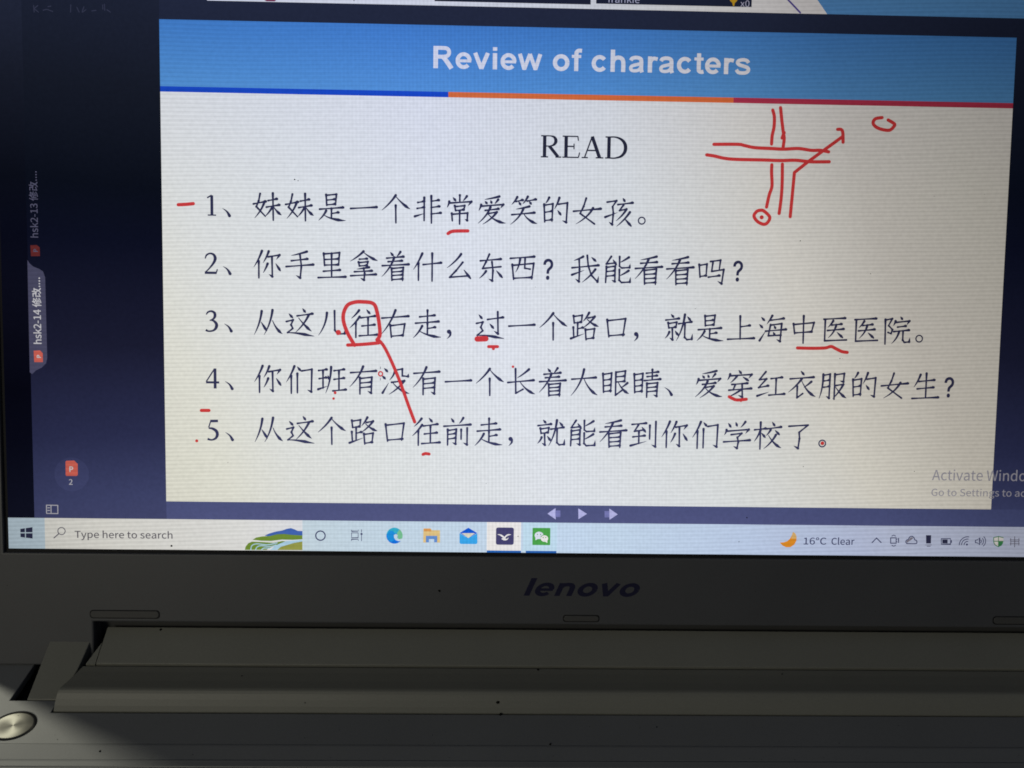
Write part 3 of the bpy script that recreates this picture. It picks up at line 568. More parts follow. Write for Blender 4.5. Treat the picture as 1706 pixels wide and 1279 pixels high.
# ---- taskbar icons
for pts in ('34.2,880.8 41.8,879.6 41.9,886.3 34.3,886.4', '43.3,879.4 54.4,877.8 54.5,886.3 43.4,886.4', '34.4,888.2 42,888.1 42.1,895.2 34.5,894.3', '43.5,888.1 54.6,888 54.7,896.8 43.6,895.4'):
    sheet('start_logo', [Q(pts)], LM['dark'], 8)
k = Ink(); c = q(102.8, 884.3); k.stroke(ell(*c, 4.7, 4.7, 20) + [(c[0] + 4.7, c[1])], 1.1, smooth=False, cap=False); k.stroke(Q('98,889 90.2,895.8'), 1.3, smooth=False); k.obj('search_icon', LM['grey'], scr, on(8))
g_ = lambda name, pts, m, layer=8: sheet(name, [Q(pts)], LM[m], layer)
g_('landscape_picture', '441,892 448,888.5 460,885 470,883.5 478,880.5 485,879.4 491,881.5 496,884 504,884.3 504,893 470,896', 'hill1', 8)
g_('landscape_picture', '421,898.8 427,895 436,893.3 450,892.5 462,889.5 474,889 486,890.5 504,891.5 504,898 488,899 470,898.5 452,900.8 436,900.5', 'hill2', 9)
g_('landscape_picture', '408,915.6 409.5,910 414,904.5 420,902 436,902.6 456,904 470,901 476,901 464,907 450,912 444,915.6', 'hill2', 8)
g_('landscape_picture', '462,915.8 468,909.5 480,906.5 492,903 504,901.2 504,916', 'hill3', 9)
g_('landscape_picture', '450,915.8 458,909 468,904.5 478,900.6 490,900 504,898.6 504,901.5 490,904 478,907.5 468,910.5 462,915.8', 'river', 10)
k = Ink()
for s in ('418,915.4 420,908.5 428,905.5 446,907 462,904', '426,915.4 429,910.5 436,908.6 450,910 460,907.5', '436,915.4 440,912.6 450,912.8'):
    k.stroke(Q(s), 1.3)
k.obj('landscape_picture', LM['river'], scr, on(11))
k = Ink(); c = q(534, 892); k.stroke(ell(*c, 6.1, 6.1, 24) + [(c[0] + 6.1, c[1])], 1.6, smooth=False, cap=False); k.obj('round_icon', LM['navy'], scr, on(8))
k = Ink()
for s in ('585.5,882.5 585.5,884.6 597,884.6 597,882.5', '585.8,887.3 596.8,887.3 596.8,895.4 585.8,895.4 585.8,887.3', '585.5,900.5 585.5,898 597,898 597,900.5', '602.4,882 602.4,886', '602.4,891.5 602.4,900.5'):
    k.stroke(Q(s), .85, smooth=False)
c = q(602.4, 889.2); k.disc(*c, 1.5); k.obj('task_view_icon', LM['navy'], scr, on(8))
# browser swirl
cx, cy = q(657.3, 892); r = 10.6
g = Ink(); g.poly([ell(cx, cy, r, r, 36)]); g.obj('browser_icon', LM['edge1'], scr, on(8))
g = Ink(); g.poly([ell(cx, cy, r, r, 24, -172, -18) + [(cx + r * .55, cy + .5), (cx + 2.2, cy - 3.2), (cx - 4, cy - 2)]]); g.obj('browser_icon', LM['edge2'], scr, on(9))
g = Ink(); g.poly([ell(cx, cy, r, r, 12, -52, 22) + [(cx + 8, cy + 5.2), (cx + 3.2, cy + 5.2), (cx + 4.4, cy + 1), (cx + 3, cy - 3)]]); g.obj('browser_icon', LM['edge3'], scr, on(10))
g = Ink(); g.poly([ell(cx - 4.2, cy + .6, 5.6, 7.2, 18)]); g.obj('browser_icon', LM['edge4'], scr, on(11))
g = Ink(); g.poly([[(cx - .4, cy + 3), (cx - .8, cy - .6), (cx + 1.6, cy - 2.4), (cx + 4.2, cy - 1.2), (cx + 3.6, cy + 2.6), (cx + 5.8, cy + 4.6), (cx + 10.9, cy + 3.4), (cx + 9.8, cy + 6.4), (cx + 5.4, cy + 7.2), (cx + 1.6, cy + 5.8)]]); g.obj('browser_icon', LM['task'], scr, on(12))
# folder, letter, app, chat
g_('folder_icon', '705.5,880 717.5,880 720,883 733,883 733,903.5 727.5,903.5 727.5,893 711,893 711,903.5 705.2,903.5', 'fold', 8)
g_('folder_icon', '706,880.3 717,880.2 719,885 706,884.6', 'fold2', 9)
g_('folder_icon', '709.6,892.3 728.4,892.3 728.4,903 723.4,903 723.4,897.6 714.6,897.6 714.6,903 709.6,903', 'fold3', 10)
g_('mail_icon', '766,887.5 780.3,878.8 795,887.5 780.5,896', 'mail1', 8); g_('mail_icon', '769,887.8 791.5,887.8 780.4,896', 'mail3', 9)
g_('mail_icon', '765.6,888 780.4,896 795.2,888 795.3,904 793.5,906 767.5,905.8 765.7,904', 'mail2', 10)
sheet('app_tile', [rect(q(811, 890)[0], 728.4, q(868, 890)[0], 766.8)], LM['tile'], 6)
sheet('app_tile', [rect(q(871.5, 890)[0], 728.4, q(928, 890)[0], 766.8)], LM['tile2'], 6)
a, b = q(826.5, 878.3), q(855.8, 907.3)
sheet('app_icon', [rrect(a[0], a[1], b[0], b[1], 2.6)], LM['app'], 8, 'indigo icon with a white bird')
k = Ink(); k.stroke(Q('829.6,890 834,891 839,894.5 841.5,896.3'), [.8, 1.9, 2.2, 1.6]); k.stroke(Q('851,890.2 846,890.8 842,893.8 840,896.5 836.5,897.2 840,898.6 844.5,898 847,895.4'), [.6, 2, 1.6, 2.2, 1, 2, 1.6, .5]); k.obj('bird_mark', LM['tile'], scr, on(9))
a, b = q(887.3, 879), q(916.5, 907.8)
sheet('chat_icon', [rrect(a[0], a[1], b[0], b[1], 1)], LM['green'], 8, 'green icon with two white speech bubbles')
k = Ink(); c = q(898, 891.5); k.poly([ell(*c, 5.8, 4.9, 22)]); k.poly([[(c[0] - 4.6, c[1] + 2.6), (c[0] - 4.6, c[1] + 6.6), (c[0] - 1, c[1] + 4.4)]]); k.obj('speech_bubble', LM['search'], scr, on(9))
k = Ink(); c2 = q(907, 896.7); k.poly([ell(*c2, 4.9, 4.3, 22)]); k.poly([[(c2[0] + 3.8, c2[1] + 2.2), (c2[0] + 3.9, c2[1] + 5.8), (c2[0] + .6, c2[1] + 4)]]); k.obj('speech_bubble', LM['tile'], scr, on(11))
k = Ink()
for c_, d in ((c, 2.0), (c2, 1.7)):
    for s in (-1, 1): k.disc(c_[0] + s * d, c_[1] - 1.2, .75)
k.obj('bubble_eyes', LM['green'], scr, on(12))
k = Ink(); k.stroke([(c2[0] - 4.9 + .2, c2[1] - 1.9), (c2[0] - 3, c2[1] - 4), (c2[0], c2[1] - 4.8), (c2[0] + 2.4, c2[1] - 4.2)], .8); k.obj('bubble_gap', LM['green'], scr, on(10))
for x0, x1 in ((811, 868), (876, 927)): sheet('running_mark', [rect(q(x0, 915)[0], 765.9, q(x1, 915)[0], 768.6)], LM['under'], 8)
# weather and tray
g_('moon_icon', '1299,903.5 1306,903 1311.5,901 1316,897 1319,891.5 1320.8,885.8 1325,888.5 1327,894 1326.6,900.5 1323,907 1316.5,911.2 1309.5,911.3 1303.5,908.5', 'moon')
g_('moon_icon', '1319.2,891 1320.8,885.6 1325,888.5 1327,894 1326.2,897 1318,897', 'moon2', 9)
k = Ink()
k.stroke(Q('1452.6,903.5 1460,896 1467.6,903.5'), 1.30, smooth=False)
k.stroke(Q('1483.5,895.6 1492.6,895.6 1492.6,904.6 1483.5,904.6 1483.5,895.6'), 1.17, smooth=False)
k.stroke(Q('1492.8,899 1496.6,896 1496.6,904 1492.8,901.4'), 1.04, smooth=False)
k.stroke(Q('1485.5,892.6 1488.6,891.2 1491.7,892.6'), 1.04); k.stroke(Q('1485.5,908 1488.6,909.4 1491.7,908'), 1.04)
k.stroke(Q('1510.5,905.2 1508.8,902.5 1510,899.4 1513,898.2 1515,894.4 1519,893 1522.4,895.4 1523.4,898.6 1526.4,900 1527.2,903 1525,905.2 1510.5,905.2'), 1.23)
k.stroke(Q('1567.8,897 1583.2,897 1583.2,906.2 1567.8,906.2 1567.8,897'), 1.17, smooth=False); k.stroke(Q('1584.6,900 1584.6,903.4'), 1.30, smooth=False)
for r_ in (4.2, 7.6, 10.6):
    c = q(1611, 907); k.stroke(ell(*c, r_, r_, 8, 178, 278), 1.10, smooth=False)
k.disc(*q(1610.5, 906.8), 1.39)
k.stroke(Q('1624.6,899.6 1628,899 1631.6,895.4 1631.6,907.4 1628,904 1624.6,903.6 1624.6,899.6'), 1.10, smooth=False)
for r_ in (2.4, 5.2, 8): c = q(1631.6, 901.5); k.stroke(ell(*c, r_, r_ * 1.05, 8, -48, 48), 1.04, smooth=False)
k.obj('tray_icons', LM['navy'], scr, on(9))
k = Ink()
k.stroke(Q('1682.5,899 1698,899'), .8); k.stroke(Q('1682.5,905.4 1698,905.4'), .8); k.stroke(Q('1684,902 1697,902'), .7)
for x in (1683.4, 1690, 1697): k.stroke(Q('%s,896.5 %s,908' % (x, x)), .8)
k.stroke(Q('1690,893.5 1690,911'), .9); k.obj('language_icon', LM['grey'], scr, on(9))
g_('cloud_icon', '1511.5,904 1510,902 1511.5,899.6 1514,899 1516,895.6 1519,894.6 1521.4,896.4 1518,899 1514,901.4', 'cloudg', 8)
g_('microphone_icon', '1542.4,891.2 1551,891.2 1550.6,905 1542.6,905', 'dark'); g_('battery_level', '1569.6,898.4 1578.4,898.4 1578.4,904.8 1569.6,904.8', 'dark')
k = Ink(); k.stroke(Q('1541.6,907.4 1551.6,907.4'), .6); k.stroke(Q('1544,909.6 1549.6,909.6'), .8); k.obj('microphone_icon', LM['dark'], scr, on(9))
g_('shield_icon', '1654.6,894.8 1663,892.8 1671.4,894.8 1671.2,903.6 1668,908.6 1663,911 1658,908.6 1654.8,903.6', 'search', 8)
k = Ink(); k.stroke(Q('1655,895.2 1663,893.4 1671,895.2'), 1, smooth=False); k.stroke(Q('1655,895.2 1655.4,903.4 1658.4,908 1663,910.4'), 1); k.stroke(Q('1663,893 1663,910'), .9); k.stroke(Q('1655.4,901.4 1671,901.4'), .9)
k.poly([Q('1663.2,901.8 1671,901.8 1670.6,904.4 1668,908.6 1663.2,910.8')]); k.obj('shield_icon', LM['shield'], scr, on(9))
# ---------------------------------------------------------------- red pen marks, each drawn by hand in one go
PEN = '''1189,240.5 1229,240.5 1240,242.5 1257,246 1285,247.5 1305,248.5 1330,247.5 1351,250.5 1366,250.5 1380,253
1177,258 1190,260 1205,263.5 1225,265.5 1270,266.5 1300,267.5 1325,267 1350,269.5 1381,269.5
1287,183.5 1289.6,195 1289,212 1286,226 1285,240
1300,179.5 1302,200 1304.6,221 1306,231 1304,247
1306,221 1302.5,230
1285.4,274.5 1285,288 1285.6,310 1281,325 1276.6,345
1303,273.5 1302.6,305 1301,330 1297.6,355.6
1316,361 1319,330 1323,287.5
1323,287.5 1345,270 1402,228.5
1395,215.6 1401,216 1403.6,221.5 1404,237
1469,196 1458,198 1454,204.5 1458,211 1468,215.5 1481,217 1488,211.5 1489.4,206.5 1479,200
1264,350.5 1271,350.8 1279.5,358 1282,363.5 1278,371 1272,373.6 1263,370 1257,363.5 1256,358 1260,352.5 1264,350.5
297.5,341 310,340.4 322.5,339.2
746.5,389 752,385.8 760,384.8 779.5,384.6
591,574.8 580,556 573,537 572.6,522 579,508.5 590,503.5 603,502.6 622,505.6 628.5,520 632.6,545 632.8,559 628.4,566
579.5,574.6 605,573.4 631,571
631,566 640,577 652,601 667,637 681,676 691,702.6
814,577.2 829,577.2
1328,579.4 1352,580 1374,579.4 1384,577 1392,580.6 1402,585.4 1411,586.8
1214.5,660.6 1221,664 1228,666 1243,664.8
336,683.4 348.6,683.4
704.8,756.6 709,755.2 715,756'''.split('\n')
PW = {13: 3.9, 12: 3.9, 14: 4.4, 15: 4.0, 17: 3.6, 20: 3.8, 21: 3.6}
for i, s in enumerate(PEN):
    k = Ink(); k.stroke(Q(s), PW.get(i, 3.8) + .45, smooth=i not in (7, 8), k=6)
    k.obj('pen_stroke', LM['red'], scr, on(14 + (i % 3) * .3))
k = Ink(); k.stroke(Q('795,564.5 809.5,564'), 7.2); k.obj('pen_stroke', LM['red'], scr, on(14))['label'] = 'short thick red dash'
for x, y, r in ((1268.5, 362, 2.7), (564, 553.6, 3.4), (822, 580.6, 2.0), (1234, 667.4, 1.6), (558.6, 654, 1.9), (556, 663.6, 1.7), (854.6, 610.6, 1.7), (328.3, 734, 2.0), (1369.6, 738, 2.5)):
    k = Ink(); k.disc(*q(x, y), r, 14); k.obj('pen_dot', LM['red'], scr, on(15))
k = Ink(); c = q(634.2, 622.4); k.stroke(ell(*c, 2.6, 2.8, 16) + [(c[0] + 2.6, c[1])], 1.7, smooth=False, cap=False); k.obj('pen_ring', LM['red'], scr, on(15))
k = Ink(); k.stroke(Q('634,611 634,614'), .8); k.stroke(Q('634,630 634,633'), .8); k.obj('cursor_ticks', LM['grey'], scr, on(15))
# ---------------------------------------------------------------- brush-script characters, stroke by stroke on a 100-unit square
KAI = {
'妹': 'z 27,8 22,32 14,52 44,84;p 42,34 34,66 8,90;h 4,43 46,34;h 54,31 84,25;h 48,53 92,45;v 70,6 71,97;p 68,52 60,70 44,84;n 72,50 80,66 99,80',
'是': 'v 32,8 34,44;z 32,10 67,6 64,42;h 34,26 62,23;h 34,42 63,39;h 10,57 90,50;v 50,54 50,88;h 50,71 74,67;p 32,62 26,78 6,95;n 24,76 44,91 98,95',
'一': 'h 6,53 95,47',
'个': 'p 50,6 34,34 3,57;n 50,9 70,34 99,52;v 50,40 51,99',
'非': 'v 38,12 38,90;v 62,6 63,98;h 16,29 38,25;h 14,49 38,45;t 6,76 38,66;h 62,24 88,20;h 62,45 90,41;h 62,67 95,63',
'常': 'v 50,2 50,24;d 27,10 36,21;p 74,5 69,14 61,21;p 14,24 14,32 7,44;k 15,29 90,23 78,38;v 33,38 36,55;z 33,41 67,37 64,53;h 36,54 64,51;v 23,64 25,89;k 23,67 77,62 76,87 68,83;v 50,54 50,100',
'爱': 'p 76,4 50,13 26,15;d 27,21 34,29;d 46,18 50,27;p 72,15 66,23 61,29;p 14,33 13,42 6,53;k 14,38 90,31 80,44;h 28,52 74,46;p 46,40 38,72 4,96;z 36,63 68,57;p 68,57 54,82 20,99;n 38,64 58,88 98,95',
'笑': 'p 28,5 22,19 9,31;h 24,20 47,15;d 33,21 40,31;p 64,3 58,17 47,28;h 62,18 92,12;d 69,19 76,28;p 70,36 50,43 24,46;h 10,65 88,57;p 50,42 44,74 6,98;n 50,60 64,84 97,95',
'的': 'p 28,5 24,16 16,25;v 11,28 14,88;z 12,31 41,26 39,85;h 14,55 39,51;h 14,83 39,80;p 63,5 58,26 47,43;k 60,27 91,22 88,88 74,82;d 58,48 69,63',
'女': 'z 46,5 38,32 26,57 76,92;p 70,38 58,72 12,93;h 3,50 97,40',
'孩': 'z 9,17 41,12 28,32;k 28,32 31,54 28,93 16,84;t 3,68 45,52;d 63,3 70,14;h 46,25 97,18;z 66,25 52,45 76,40;p 76,40 66,62 41,80;p 88,50 72,78 43,99;d 70,72 93,97',
'你': 'p 31,5 22,34 3,60;v 20,40 20,97;p 54,6 48,26 35,45;k 52,25 91,18 80,34;k 65,26 66,92 54,84;p 50,48 46,62 35,79;d 78,48 93,71',
'手': 'p 75,5 52,14 22,19;h 22,37 77,30;h 4,57 97,49;k 51,14 56,54 52,95 37,86',
'里': 'v 23,10 26,52;z 23,12 77,7 74,50;h 26,31 74,28;h 26,50 73,48;v 50,10 50,90;h 22,71 79,66;h 4,93 98,89',
'拿': 'p 50,1 34,20 5,35;n 50,4 68,20 98,33;h 36,28 62,26;v 33,38 36,51;z 33,40 65,36 62,50;h 36,51 62,49;p 69,55 50,60 27,62;h 19,71 79,67;h 6,85 93,79;k 50,58 54,76 52,99 39,92',
'着': 'd 33,3 42,14;p 67,1 62,10 55,17;h 20,23 78,17;h 25,35 73,31;h 5,49 96,43;p 46,20 38,56 4,86;v 37,57 38,99;z 38,58 77,54 75,99;h 39,70 75,67;h 39,82 75,79;h 39,96 75,93',
'什': 'p 33,5 22,34 3,60;v 20,38 20,97;h 36,43 98,36;v 67,4 67,99',
'么': 'p 57,5 44,28 9,53;z 63,33 40,62 18,85 82,79;d 67,59 90,88',
'东': 'h 14,27 85,20;z 45,4 34,30 22,53 85,46;k 54,30 58,60 56,95 43,88;p 34,62 28,74 11,87;d 70,60 90,83',
'西': 'h 8,17 91,10;v 15,38 20,89;z 15,41 89,33 83,87;p 42,16 42,42 27,64;z 59,14 58,50 77,53;h 20,85 83,81',
'我': 'p 41,7 28,16 9,21;h 3,46 95,36;k 27,16 29,50 28,93 15,84;t 3,70 45,54;k 55,3 59,38 70,70 92,93 96,73;p 84,50 70,74 39,95;d 70,9 85,22',
'能': 'z 29,5 12,31 43,27;d 35,16 47,33;v 13,40 11,95;k 13,43 43,38 43,91 31,86;h 14,57 42,54;h 14,73 42,70;p 90,7 76,18 58,26;k 58,5 58,38 66,44 93,42 95,29;p 90,53 76,64 58,72;k 58,49 58,86 66,94 95,92 97,75',
'看': 'p 77,3 52,12 22,15;h 22,27 79,22;h 4,45 97,38;p 49,13 38,50 4,80;v 35,49 37,99;z 36,51 77,46 75,99;h 38,65 75,62;h 38,80 75,77;h 38,95 75,92',
'吗': 'v 7,28 11,72;z 7,31 34,26 32,67;h 11,69 32,66;z 46,17 81,12 77,47;k 55,17 51,51 93,44 87,93 72,84;h 40,71 79,65',
'从': 'p 29,12 26,56 3,93;d 27,50 45,79;p 66,8 62,58 37,93;n 66,44 76,72 99,90',
'这': 'd 60,2 69,14;h 41,27 94,19;p 81,23 68,58 35,84;n 46,34 64,58 90,80;d 13,20 25,33;z 4,47 27,41 20,58 26,70 8,85;n 6,86 30,82 99,97',
'儿': 'p 34,15 35,58 5,93;k 60,8 61,74 70,88 95,86 98,65',
'往': 'p 35,5 26,20 9,33;p 37,27 24,50 3,66;v 24,48 24,99;d 61,3 72,16;h 41,31 91,24;h 45,59 89,54;v 66,30 66,88;h 36,93 99,88',
'右': 'h 4,31 96,23;p 51,3 38,50 3,86;v 33,54 37,97;z 33,57 83,50 77,93;h 37,93 77,89',
'走': 'h 25,25 77,19;v 52,2 52,42;h 11,47 91,40;v 52,46 52,86;h 52,65 79,60;p 34,56 26,78 3,98;n 22,72 48,90 99,95',
'过': 'h 41,31 95,23;k 76,4 78,80 63,70;d 49,46 62,61;d 11,15 22,28;z 3,45 25,40 18,58 25,70 6,86;n 4,87 30,82 99,97',
'路': 'v 11,14 14,40;z 11,17 41,12 39,37;h 14,39 38,36;v 26,38 26,83;h 26,59 45,55;v 11,54 13,86;t 3,93 49,76;p 65,3 58,20 45,33;z 62,21 85,16;p 85,16 72,38 43,57;n 57,24 74,42 99,51;v 53,60 56,97;z 53,63 85,58 81,93;h 56,94 82,90',
'口': 'v 19,26 26,86;z 19,30 83,22 75,82;h 26,82 78,77',
'，': '',
'就': 'd 23,5 32,15;h 5,25 51,19;v 13,34 16,53;z 13,37 43,32 41,50;h 16,52 40,49;k 28,52 30,93 19,86;p 18,66 16,76 4,88;d 38,62 49,77;h 50,37 95,30;p 71,5 68,60 43,96;k 72,34 72,84 80,92 97,90 99,71;d 80,12 91,25',
'上': 'v 46,8 48,88;h 48,45 81,40;h 4,89 97,84',
'海': 'd 11,11 22,22;d 5,36 16,47;t 7,92 27,59;p 49,5 42,20 31,34;h 43,21 90,14;z 44,36 37,75 82,72;k 44,38 83,32 79,94 66,87;h 27,59 99,52;d 56,40 62,49;d 54,62 60,73',
'中': 'v 15,32 20,67;z 15,35 87,27 79,61;h 20,64 80,59;v 50,4 51,99',
'医': 'h 12,15 87,10;z 17,15 17,90 94,86;p 45,20 40,32 27,43;h 40,35 75,31;h 26,54 83,48;p 56,34 54,62 29,80;d 60,60 80,78',
'院': 'z 10,15 34,10 22,34;z 22,34 36,48 32,62 21,58;v 10,13 12,99;d 63,3 70,12;p 46,18 45,25 39,34;k 46,23 95,17 86,31;h 54,39 83,35;h 41,55 95,49;p 60,54 58,78 35,97;k 74,52 74,84 80,92 97,90 99,75',
'们': 'p 31,5 22,34 3,60;v 20,38 20,99;d 41,7 52,20;v 41,30 41,97;k 56,21 91,15 89,93 75,86',
'班': 'h 5,19 33,15;h 7,47 32,43;t 3,84 35,73;v 20,18 20,80;d 37,36 42,50;p 48,6 49,60 29,97;h 58,19 93,14;h 58,49 93,44;v 75,18 75,86;h 54,89 99,84',
'有': 'h 6,25 94,18;p 49,3 38,44 3,74;v 38,42 38,99;k 38,45 79,40 77,95 64,88;h 38,61 77,57;h 38,77 77,73',
'没': 'd 13,9 24,20;d 5,34 16,45;t 7,94 28,59;p 50,12 49,36 31,49;k 50,15 75,10 75,34 95,36 96,26;z 38,57 82,51;p 82,51 66,80 29,99;n 42,58 62,84 99,96',
'长': 'p 77,6 60,24 36,37;z 30,5 32,90 57,76;h 4,53 94,44;n 46,50 66,80 99,93',
'大': 'h 8,39 92,32;p 50,4 46,60 6,96;n 50,36 66,76 98,94',
'眼': 'v 7,18 10,84;z 7,21 37,16 35,82;h 10,41 35,38;h 10,61 35,58;h 10,81 35,78;z 52,13 85,8 83,46;h 52,29 83,26;h 52,47 83,44;z 52,12 52,93 74,76;p 93,50 84,59 71,67;n 60,46 74,76 99,88',
'睛': 'v 7,18 10,84;z 7,21 37,16 35,82;h 10,41 35,38;h 10,61 35,58;h 10,81 35,78;h 49,15 91,10;h 52,27 87,23;h 43,41 99,35;v 70,2 70,38;v 52,50 52,99;k 52,52 89,48 87,95 75,90;h 52,66 87,62;h 52,80 87,76',
'穿': 'd 45,1 54,12;p 15,15 14,24 6,36;k 14,21 91,15 80,29;p 39,21 32,34 17,45;d 60,24 80,37;h 22,51 77,46;z 34,52 27,70;h 12,71 91,64;k 58,48 60,95 45,88;p 56,68 40,82 9,96',
'红': 'z 31,5 9,33 34,30 7,61;h 7,61 41,54;t 3,90 43,76;h 50,29 89,24;v 68,28 68,84;h 44,87 99,82',
'衣': 'd 45,1 56,14;h 8,29 91,22;p 49,28 34,54 3,76;z 34,54 34,95 54,80;p 83,38 72,48 57,59;n 49,36 68,76 99,91',
'服': 'p 15,12 18,62 3,97;k 16,15 39,11 38,95 27,88;h 18,35 38,32;h 18,57 38,54;v 56,10 56,99;k 56,13 89,8 87,37 74,34;z 58,51 87,46;p 87,46 75,76 51,97;n 60,56 76,80 99,95',
'生': 'p 31,9 24,34 9,53;h 26,33 81,27;h 21,59 79,53;v 52,4 52,90;h 4,93 97,88',
'前': 'd 29,3 38,16;p 71,1 66,12 57,21;h 4,31 97,24;v 17,42 17,97;k 17,46 47,41 45,93 33,88;h 17,60 45,56;h 17,76 45,72;v 64,42 64,76;k 85,36 85,95 71,88',
'到': 'h 7,17 57,12;z 30,18 16,41 48,36;d 42,26 55,43;h 11,61 53,56;v 32,42 32,84;t 3,92 59,76;v 70,20 70,68;k 91,6 91,95 77,88',
'学': 'd 19,9 28,22;d 45,5 50,18;p 79,3 74,12 63,23;p 13,32 14,38 6,50;k 14,37 92,30 80,45;z 30,49 67,44 54,58;k 52,58 56,74 52,97 39,90;h 4,75 97,68',
'校': 'h 3,31 43,26;v 24,4 24,99;p 24,32 18,54 3,72;d 28,42 41,57;d 65,3 74,16;h 47,27 97,20;p 60,30 56,40 45,51;d 76,32 91,47;p 79,48 68,78 37,98;n 53,50 70,80 99,95',
'了': 'z 15,17 83,12 52,38;k 52,38 54,60 50,95 34,86',
}
WP = {'h': [1.15, .8, .8, 1.0, 1.5], 'v': [1.45, 1.0, .95, 1.05, .9], 'p': [1.5, 1.2, 1.0, .75, .25], 'n': [.45, .7, 1.1, 1.75, .3], 'd': [.4, .9, 1.3, 1.6, .9], 't': [1.4, 1.1, .8, .5, .2]}
def resample(pts, n):
    d = [0]
    for a, b in zip(pts, pts[1:]): d.append(d[-1] + math.hypot(b[0] - a[0], b[1] - a[1]))
    out = []
    for i in range(n):
        t = d[-1] * i / (n - 1); j = 0
        while j < len(d) - 2 and d[j + 1] < t: j += 1
        f_ = (t - d[j]) / max(1e-6, d[j + 1] - d[j]); a, b = pts[j], pts[j + 1]
        out.append((a[0] + (b[0] - a[0]) * f_, a[1] + (b[1] - a[1]) * f_))
    return out
def brush(ink, ch, cx, cy, em, W0=6.3):
    rnd = random.Random(ord(ch))
    for st in KAI[ch].split(';'):
        if not st: continue
        ty, rest = st[0], st[2:]
        P = [tuple(map(float, p.split(','))) for p in rest.split()]
        if ty == 'p' and len(P) == 3: P = [P[0], ((P[0][0] + 2 * P[1][0] + P[2][0]) / 4 + (P[1][0] - (P[0][0] + P[2][0]) / 2) * .3, (P[0][1] + 2 * P[1][1] + P[2][1]) / 4), P[2]]
        tr = lambda p: (cx + (p[0] - 50) * em / 100, cy + (p[1] - 50) * em / 100)
        w0 = W0 * em / 100
        if ty in WP:
            if ty in 'pn' and len(P) == 3:
                a, b, c = P; D = []
                for i in range(9):
                    t = i / 8; D.append(tuple((1 - t) ** 2 * a[k] + 2 * t * (1 - t) * b[k] + t * t * c[k] for k in (0, 1)))
                if ty == 'n':      # flatten the foot
                    D[-1] = (D[-1][0], D[-1][1] - 1.0)
            else: D = resample(P, 9)
            prof = WP[ty]; w = []
            for i in range(9):
                t = i / 8 * 4; j = min(3, int(t)); w.append((prof[j] + (prof[j + 1] - prof[j]) * (t - j)) * w0)
            ink.stroke([tr(p) for p in D], w, smooth=False)
            if ty == 'h':          # the pressed end of a horizontal
                e = tr(P[-1]); ink.add([(e[0] - w0 * 1.3, e[1] - w0 * .35, ink.z), (e[0] - w0 * .3, e[1] - w0 * .95, ink.z), (e[0] + w0 * .7, e[1] + w0 * .3, ink.z), (e[0] - w0 * .4, e[1] + w0 * .75, ink.z)], [(0, 1, 2, 3)]); ink.z += .00006
        else:
            D = [tr(p) for p in P]
            for i in range(len(D) - 1):
                last = ty == 'k' and i == len(D) - 2
                a, b = D[i], D[i + 1]; mid_ = ((a[0] + b[0]) / 2, (a[1] + b[1]) / 2)
                horiz = abs(b[0] - a[0]) > abs(b[1] - a[1])
                w = [1.15, .85, 1.1] if horiz else [1.25, .98, .98]
                if last: w = [1.5, .9, .15]
                if ty == 'z' and i == len(D) - 2 and i > 0 and not horiz: w = [1.2, .95, .8]
                ink.stroke([a, mid_, b], [v * w0 for v in w], smooth=False)
                if i and horiz is False and not last: ink.disc(a[0], a[1], w0 * .72, 8); ink.z += .00006
LINES = (('妹妹是一个非常爱笑的女孩', (445, 343.5), (1031, 353)), ('你手里拿着什么东西？我能看看吗', (446, 440), (1185, 451.5)),
         ('从这儿往右走，过一个路口，就是上海中医医院', (446.5, 537), (1493, 549.5)), ('你们班有没有一个长着大眼睛、爱穿红衣服的女生', (447, 631.5), (1541.5, 643)),
         ('从这个路口往前走，就能看到你们学校了', (447.5, 715.5), (1330, 725.5)))
NUMS = (('1', 351.5, 341.5), ('2', 351, 438.5), ('3', 352, 534.5), ('4', 353.5, 630), ('5', 354.5, 715.5))
DUN = ((377, 353), (378, 449.5), (380, 545), (381.5, 641), (382, 726))
def comma(k, x, y):
    c = q(x, y); k.disc(c[0] - .4, c[1] - 3.2, 2.8, 14); k.stroke([(c[0] + 1.2, c[1] - 3), (c[0] + 1.1, c[1] + 1.5), (c[0] - 2.8, c[1] + 6)], [3.4, 2.6, .4], cap=False)
def dun(k, x, y):
    a, b = q(x - 6, y - 6), q(x + 5.6, y + 6.4); k.stroke([a, ((a[0] + b[0]) / 2 + 1, (a[1] + b[1]) / 2 - .8), b], [.5, 2.2, 4.0])
def ring(k, x, y, r): c = q(x, y); k.stroke(ell(*c, r, r, 20) + [(c[0] + r, c[1])], 1.7, smooth=False, cap=False)
def qm(k, x, y):
    c = q(x, y); V, F = filled('I', '?')
    write(k, 'I', '?', c[0] - 7.6, c[1] + 13.2, 50, xs=.8, bold=.5)
